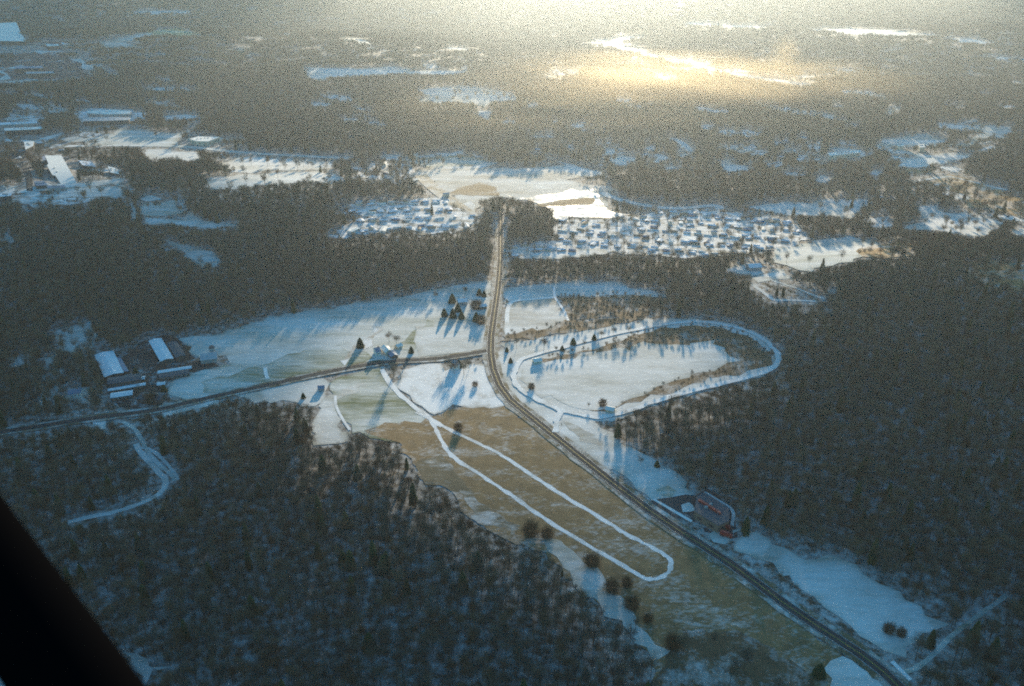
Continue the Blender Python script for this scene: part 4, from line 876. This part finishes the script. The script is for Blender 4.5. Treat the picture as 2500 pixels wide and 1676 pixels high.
# the rest of the woods as one mass
rows = []
k = ~sel
def add(x, y, z, pick, lo, hi, zs=.15, hf=1.0):
    n = len(x); s = RNG.uniform(lo, hi, n)*hf
    rows.append(np.stack([x, y, z, RNG.uniform(0, 6.283, n), s, s*RNG.uniform(1-zs, 1+zs, n), pick], 1))
pk = RNG.choice([0,1,2,3,4], len(x), p=[.21,.21,.21,.21,.16]); pk[conif] = 5
pk[scr & (pk == 5)] = 4
kk = k & scr; add(x[kk], y[kk], z[kk], pk[kk].astype(float), .3, .5); k = k & ~scr
add(x[k], y[k], z[k], pk[k].astype(float), .78, 1.15, .15, hf[k])
x2, y2, z2 = A2[:3]; h2_ = A2[6]; pk = RNG.choice([6,7,8,9,5], len(x2), p=[.27,.27,.26,.16,.04]); add(x2, y2, z2, pk.astype(float), .85, 1.2, .15, h2_)
m3 = A3[6] > .6; x3, y3, z3 = [q[m3] for q in A3[:3]]; pk = RNG.choice([10,11,12,13], len(x3)); add(x3, y3, z3, pk.astype(float), .9, 1.05, .2)
T = np.concatenate(rows); print('instances', len(T), len(A1[0]), len(A2[0]), len(A3[0]))
me = bpy.data.meshes.new('forest'); me.vertices.add(len(T)); me.vertices.foreach_set('co', T[:, :3].ravel())
for nm, c in (('rz', 3), ('sx', 4), ('szz', 5)): me.attributes.new(nm, 'FLOAT', 'POINT').data.foreach_set('value', T[:, c].copy())
me.attributes.new('pick', 'INT', 'POINT').data.foreach_set('value', T[:, 6].astype(np.int32)); me.update()
fo = obj('forest', me); fo['kind'] = 'stuff'; fo['label'] = 'leafless winter woodland spreading over the land to the hazy distance'; fo['category'] = 'forest'
ng = bpy.data.node_groups.new('forest_nodes', 'GeometryNodeTree'); ng.interface.new_socket('Geometry', in_out='INPUT', socket_type='NodeSocketGeometry'); ng.interface.new_socket('Geometry', in_out='OUTPUT', socket_type='NodeSocketGeometry')
N = ng.nodes; Lk = ng.links.new; gi = N.new('NodeGroupInput'); gou = N.new('NodeGroupOutput'); ip = N.new('GeometryNodeInstanceOnPoints'); ci = N.new('GeometryNodeCollectionInfo'); ci.inputs['Collection'].default_value = lib
ci.inputs['Separate Children'].default_value = True; ci.inputs['Reset Children'].default_value = True
def na(nm, ty='FLOAT'):
    n = N.new('GeometryNodeInputNamedAttribute'); n.data_type = ty; n.inputs['Name'].default_value = nm; return n.outputs['Attribute']
cr = N.new('ShaderNodeCombineXYZ'); Lk(na('rz'), cr.inputs[2]); cs = N.new('ShaderNodeCombineXYZ'); sx_ = na('sx'); Lk(sx_, cs.inputs[0]); Lk(sx_, cs.inputs[1]); Lk(na('szz'), cs.inputs[2])
Lk(gi.outputs[0], ip.inputs['Points']); Lk(ci.outputs[0], ip.inputs['Instance']); ip.inputs['Pick Instance'].default_value = True; Lk(na('pick', 'INT'), ip.inputs['Instance Index'])
er = N.new('FunctionNodeEulerToRotation'); Lk(cr.outputs[0], er.inputs[0]); Lk(er.outputs[0], ip.inputs['Rotation']); Lk(cs.outputs[0], ip.inputs['Scale']); Lk(ip.outputs[0], gou.inputs[0])
md = fo.modifiers.new('instances', 'NODES'); md.node_group = ng
print('houses', NH)
# ------------------------------------------------------------------ aircraft strut across the lower left corner
def ray(u, v, d):
    dx = (u-1250)/FPX; dy = -(v-838)/FPX; return Vector((0, 0, CAM_H))+Vector((dx, ct+dy*st, -st+dy*ct))*d
a1, a2 = ray(-96, 1282, .42), ray(214, 1718, .36)        # points on the strut's axis
ax_ = (a2-a1).normalized(); mid = (a1+a2)/2
vd = (mid-Vector((0, 0, CAM_H))).normalized(); sx2 = ax_.cross(vd).normalized(); sy2 = ax_.cross(sx2).normalized()
n = 28; V = []; stations = [(-1.3, 1.0), (-.3, 1.0), (.3, 1.0), (1.1, 1.0)]
for tt, sc_ in stations:
    for i in range(n):
        a = 2*math.pi*i/n; V.append(mid+ax_*tt+sx2*math.cos(a)*.0212*sc_+sy2*math.sin(a)*.017*sc_*(1 if math.sin(a) > 0 else 1.0))
F = [(s*n+i, s*n+(i+1) % n, (s+1)*n+(i+1) % n, (s+1)*n+i) for s in range(len(stations)-1) for i in range(n)]; F += [tuple(range(n))[::-1], tuple(range(3*n, 4*n))]
st_o = obj('wing_strut', mesh('wing_strut', V, F), M['strut']); tag(st_o, 'dark out-of-focus aircraft strut crossing the bottom left corner of the photo', 'aircraft strut')
for p_ in st_o.data.polygons: p_.use_smooth = True
# ------------------------------------------------------------------ added overcast, out of view, shaped to shade all but a central pool
plain('shade_cloud', (.8,.8,.82), .95, 0)
def shade_clouds(poly, n, z, r0, r1, seed, gap=0.0):
    rc = random.Random(seed); t_ = z/sd.z; xs = [p[0] for p in poly]; ys = [p[1] for p in poly]; bm = bmesh.new(); k = 0
    while k < n:
        x, y = rc.uniform(min(xs), max(xs)), rc.uniform(min(ys), max(ys))
        if not pip(x, y, poly): continue
        k += 1; n0 = len(bm.verts); bmesh.ops.create_icosphere(bm, subdivisions=2, radius=1); bm.verts.ensure_lookup_table(); r_ = rc.uniform(r0, r1); a = rc.uniform(.8, 1.3); zz = z+rc.uniform(-10, 10)
        for v in bm.verts[n0:]: v.co = Vector((x+sd.x*t_+v.co.x*r_*a, y+sd.y*t_+v.co.y*r_, zz+v.co.z*(r_*.10 if v.co.z < 0 else r_*.22)))
    me = bpy.data.meshes.new('shade_clouds'); bm.to_mesh(me); bm.free(); o = obj('shade_clouds', me, M['shade_cloud']); o['kind'] = 'stuff'; o['label'] = 'unseen overcast added to shade the ground around the sunlit pool'; o['category'] = 'shade_clouds'
    for p_ in me.polygons: p_.use_smooth = True
shade_clouds([(-250,640),(-190,800),(-260,960),(-420,1180),(-1700,1320),(-1700,150),(-30,150),(-35,430),(-120,560)], 150, 1600, 60, 120, 1)
shade_clouds([(130,150),(190,480),(170,620),(330,760),(480,830),(700,740),(1500,680),(1500,150)], 110, 1600, 60, 125, 2)
shade_clouds([(-60,150),(-60,440),(60,475),(180,490),(180,150)], 26, 1600, 55, 95, 5)
shade_clouds([(-1150,1500),(-900,1900),(-1100,2600),(-1000,3600),(-1500,6500),(-5500,6500),(-5000,1500)], 150, 1700, 200, 380, 3)
shade_clouds([(1500,1500),(1700,2400),(2300,3300),(2700,6500),(6000,6500),(5000,1500)], 110, 1700, 200, 380, 4)
# ------------------------------------------------------------------ air
def volmat(name, dens, col, g_):
    m = bpy.data.materials.new(name); m.use_nodes = True; t = m.node_tree; t.nodes.remove(t.nodes['Principled BSDF'])
    v = t.nodes.new('ShaderNodeVolumePrincipled'); v.inputs['Density'].default_value = dens; v.inputs['Color'].default_value = (*col, 1); v.inputs['Anisotropy'].default_value = g_
    t.links.new(v.outputs[0], t.nodes['Material Output'].inputs['Volume']); return m
def smoke(pt, rx, ry, rz_, h_, rot, dens, label, seed):
    X, Y = G(*px('T2', [pt])[0]); bm = bmesh.new(); bmesh.ops.create_icosphere(bm, subdivisions=4, radius=1)
    me = bpy.data.meshes.new('smoke'); bm.to_mesh(me); bm.free(); m = volmat('smoke', dens, (1.0, .84, .58), .7); t = m.node_tree
    tc = nd(t, 'ShaderNodeTexCoord'); ln = nd(t, 'ShaderNodeVectorMath', operation='LENGTH'); t.links.new(tc.outputs['Object'], ln.inputs[0])
    n = nd(t, 'ShaderNodeTexNoise'); n.noise_dimensions = '4D'; n.inputs['W'].default_value = seed; n.inputs['Scale'].default_value = 2.2; n.inputs['Detail'].default_value = 3; t.links.new(tc.outputs['Object'], n.inputs['Vector'])
    e = nd(t, 'ShaderNodeMapRange'); e.interpolation_type = 'SMOOTHSTEP'; t.links.new(ln.outputs['Value'], e.inputs[0]); e.inputs[1].default_value = 0.15; e.inputs[2].default_value = .97; e.inputs[3].default_value = 1; e.inputs[4].default_value = 0
    q = nd(t, 'ShaderNodeMapRange'); t.links.new(n.outputs['Fac'], q.inputs[0]); q.inputs[1].default_value = .36; q.inputs[2].default_value = .7
    a = nd(t, 'ShaderNodeMath', operation='MULTIPLY'); t.links.new(e.outputs[0], a.inputs[0]); t.links.new(q.outputs[0], a.inputs[1])
    b = nd(t, 'ShaderNodeMath', operation='MULTIPLY'); t.links.new(a.outputs[0], b.inputs[0]); b.inputs[1].default_value = dens
    t.links.new(b.outputs[0], t.nodes['Principled Volume'].inputs['Density'])
    o = obj('smoke', me, m); o.location = (X, Y, h_); o.scale = (rx, ry, rz_); o.rotation_euler = (0, 0, R(rot)); o['kind'] = 'stuff'; o['label'] = label; o['category'] = 'smoke'; return o
smoke((900,840), 620, 260, 55, 45, 0, .0007, 'fainter left bank of golden smoke lying over the far woods', 1.0)
smoke((1600,770), 700, 300, 70, 60, -12, .0014, 'thick golden sunlit bank of smoke lying over the far woods', 4.0)
smoke((900,1060), 620, 260, 60, 50, 0, .0006, 'thin golden veil added as sun glow nearest the estates', 2.3)  # added volume that stands in for sun glow spilling below the smoke
smoke((2370,600), 60, 60, 70, 60, 0, .003, 'small golden puff of smoke beside the far highway', 7.0)
bm = bmesh.new(); boxm(bm, -17000, 17000, -7000, 21000, -70, CAM_H+30); bmesh.ops.recalc_face_normals(bm, faces=bm.faces)
me = bpy.data.meshes.new('haze'); bm.to_mesh(me); bm.free(); ho = obj('haze', me, volmat('haze', HAZE_D, (.76, .87, 1.0), HAZE_G)); ho['kind'] = 'stuff'
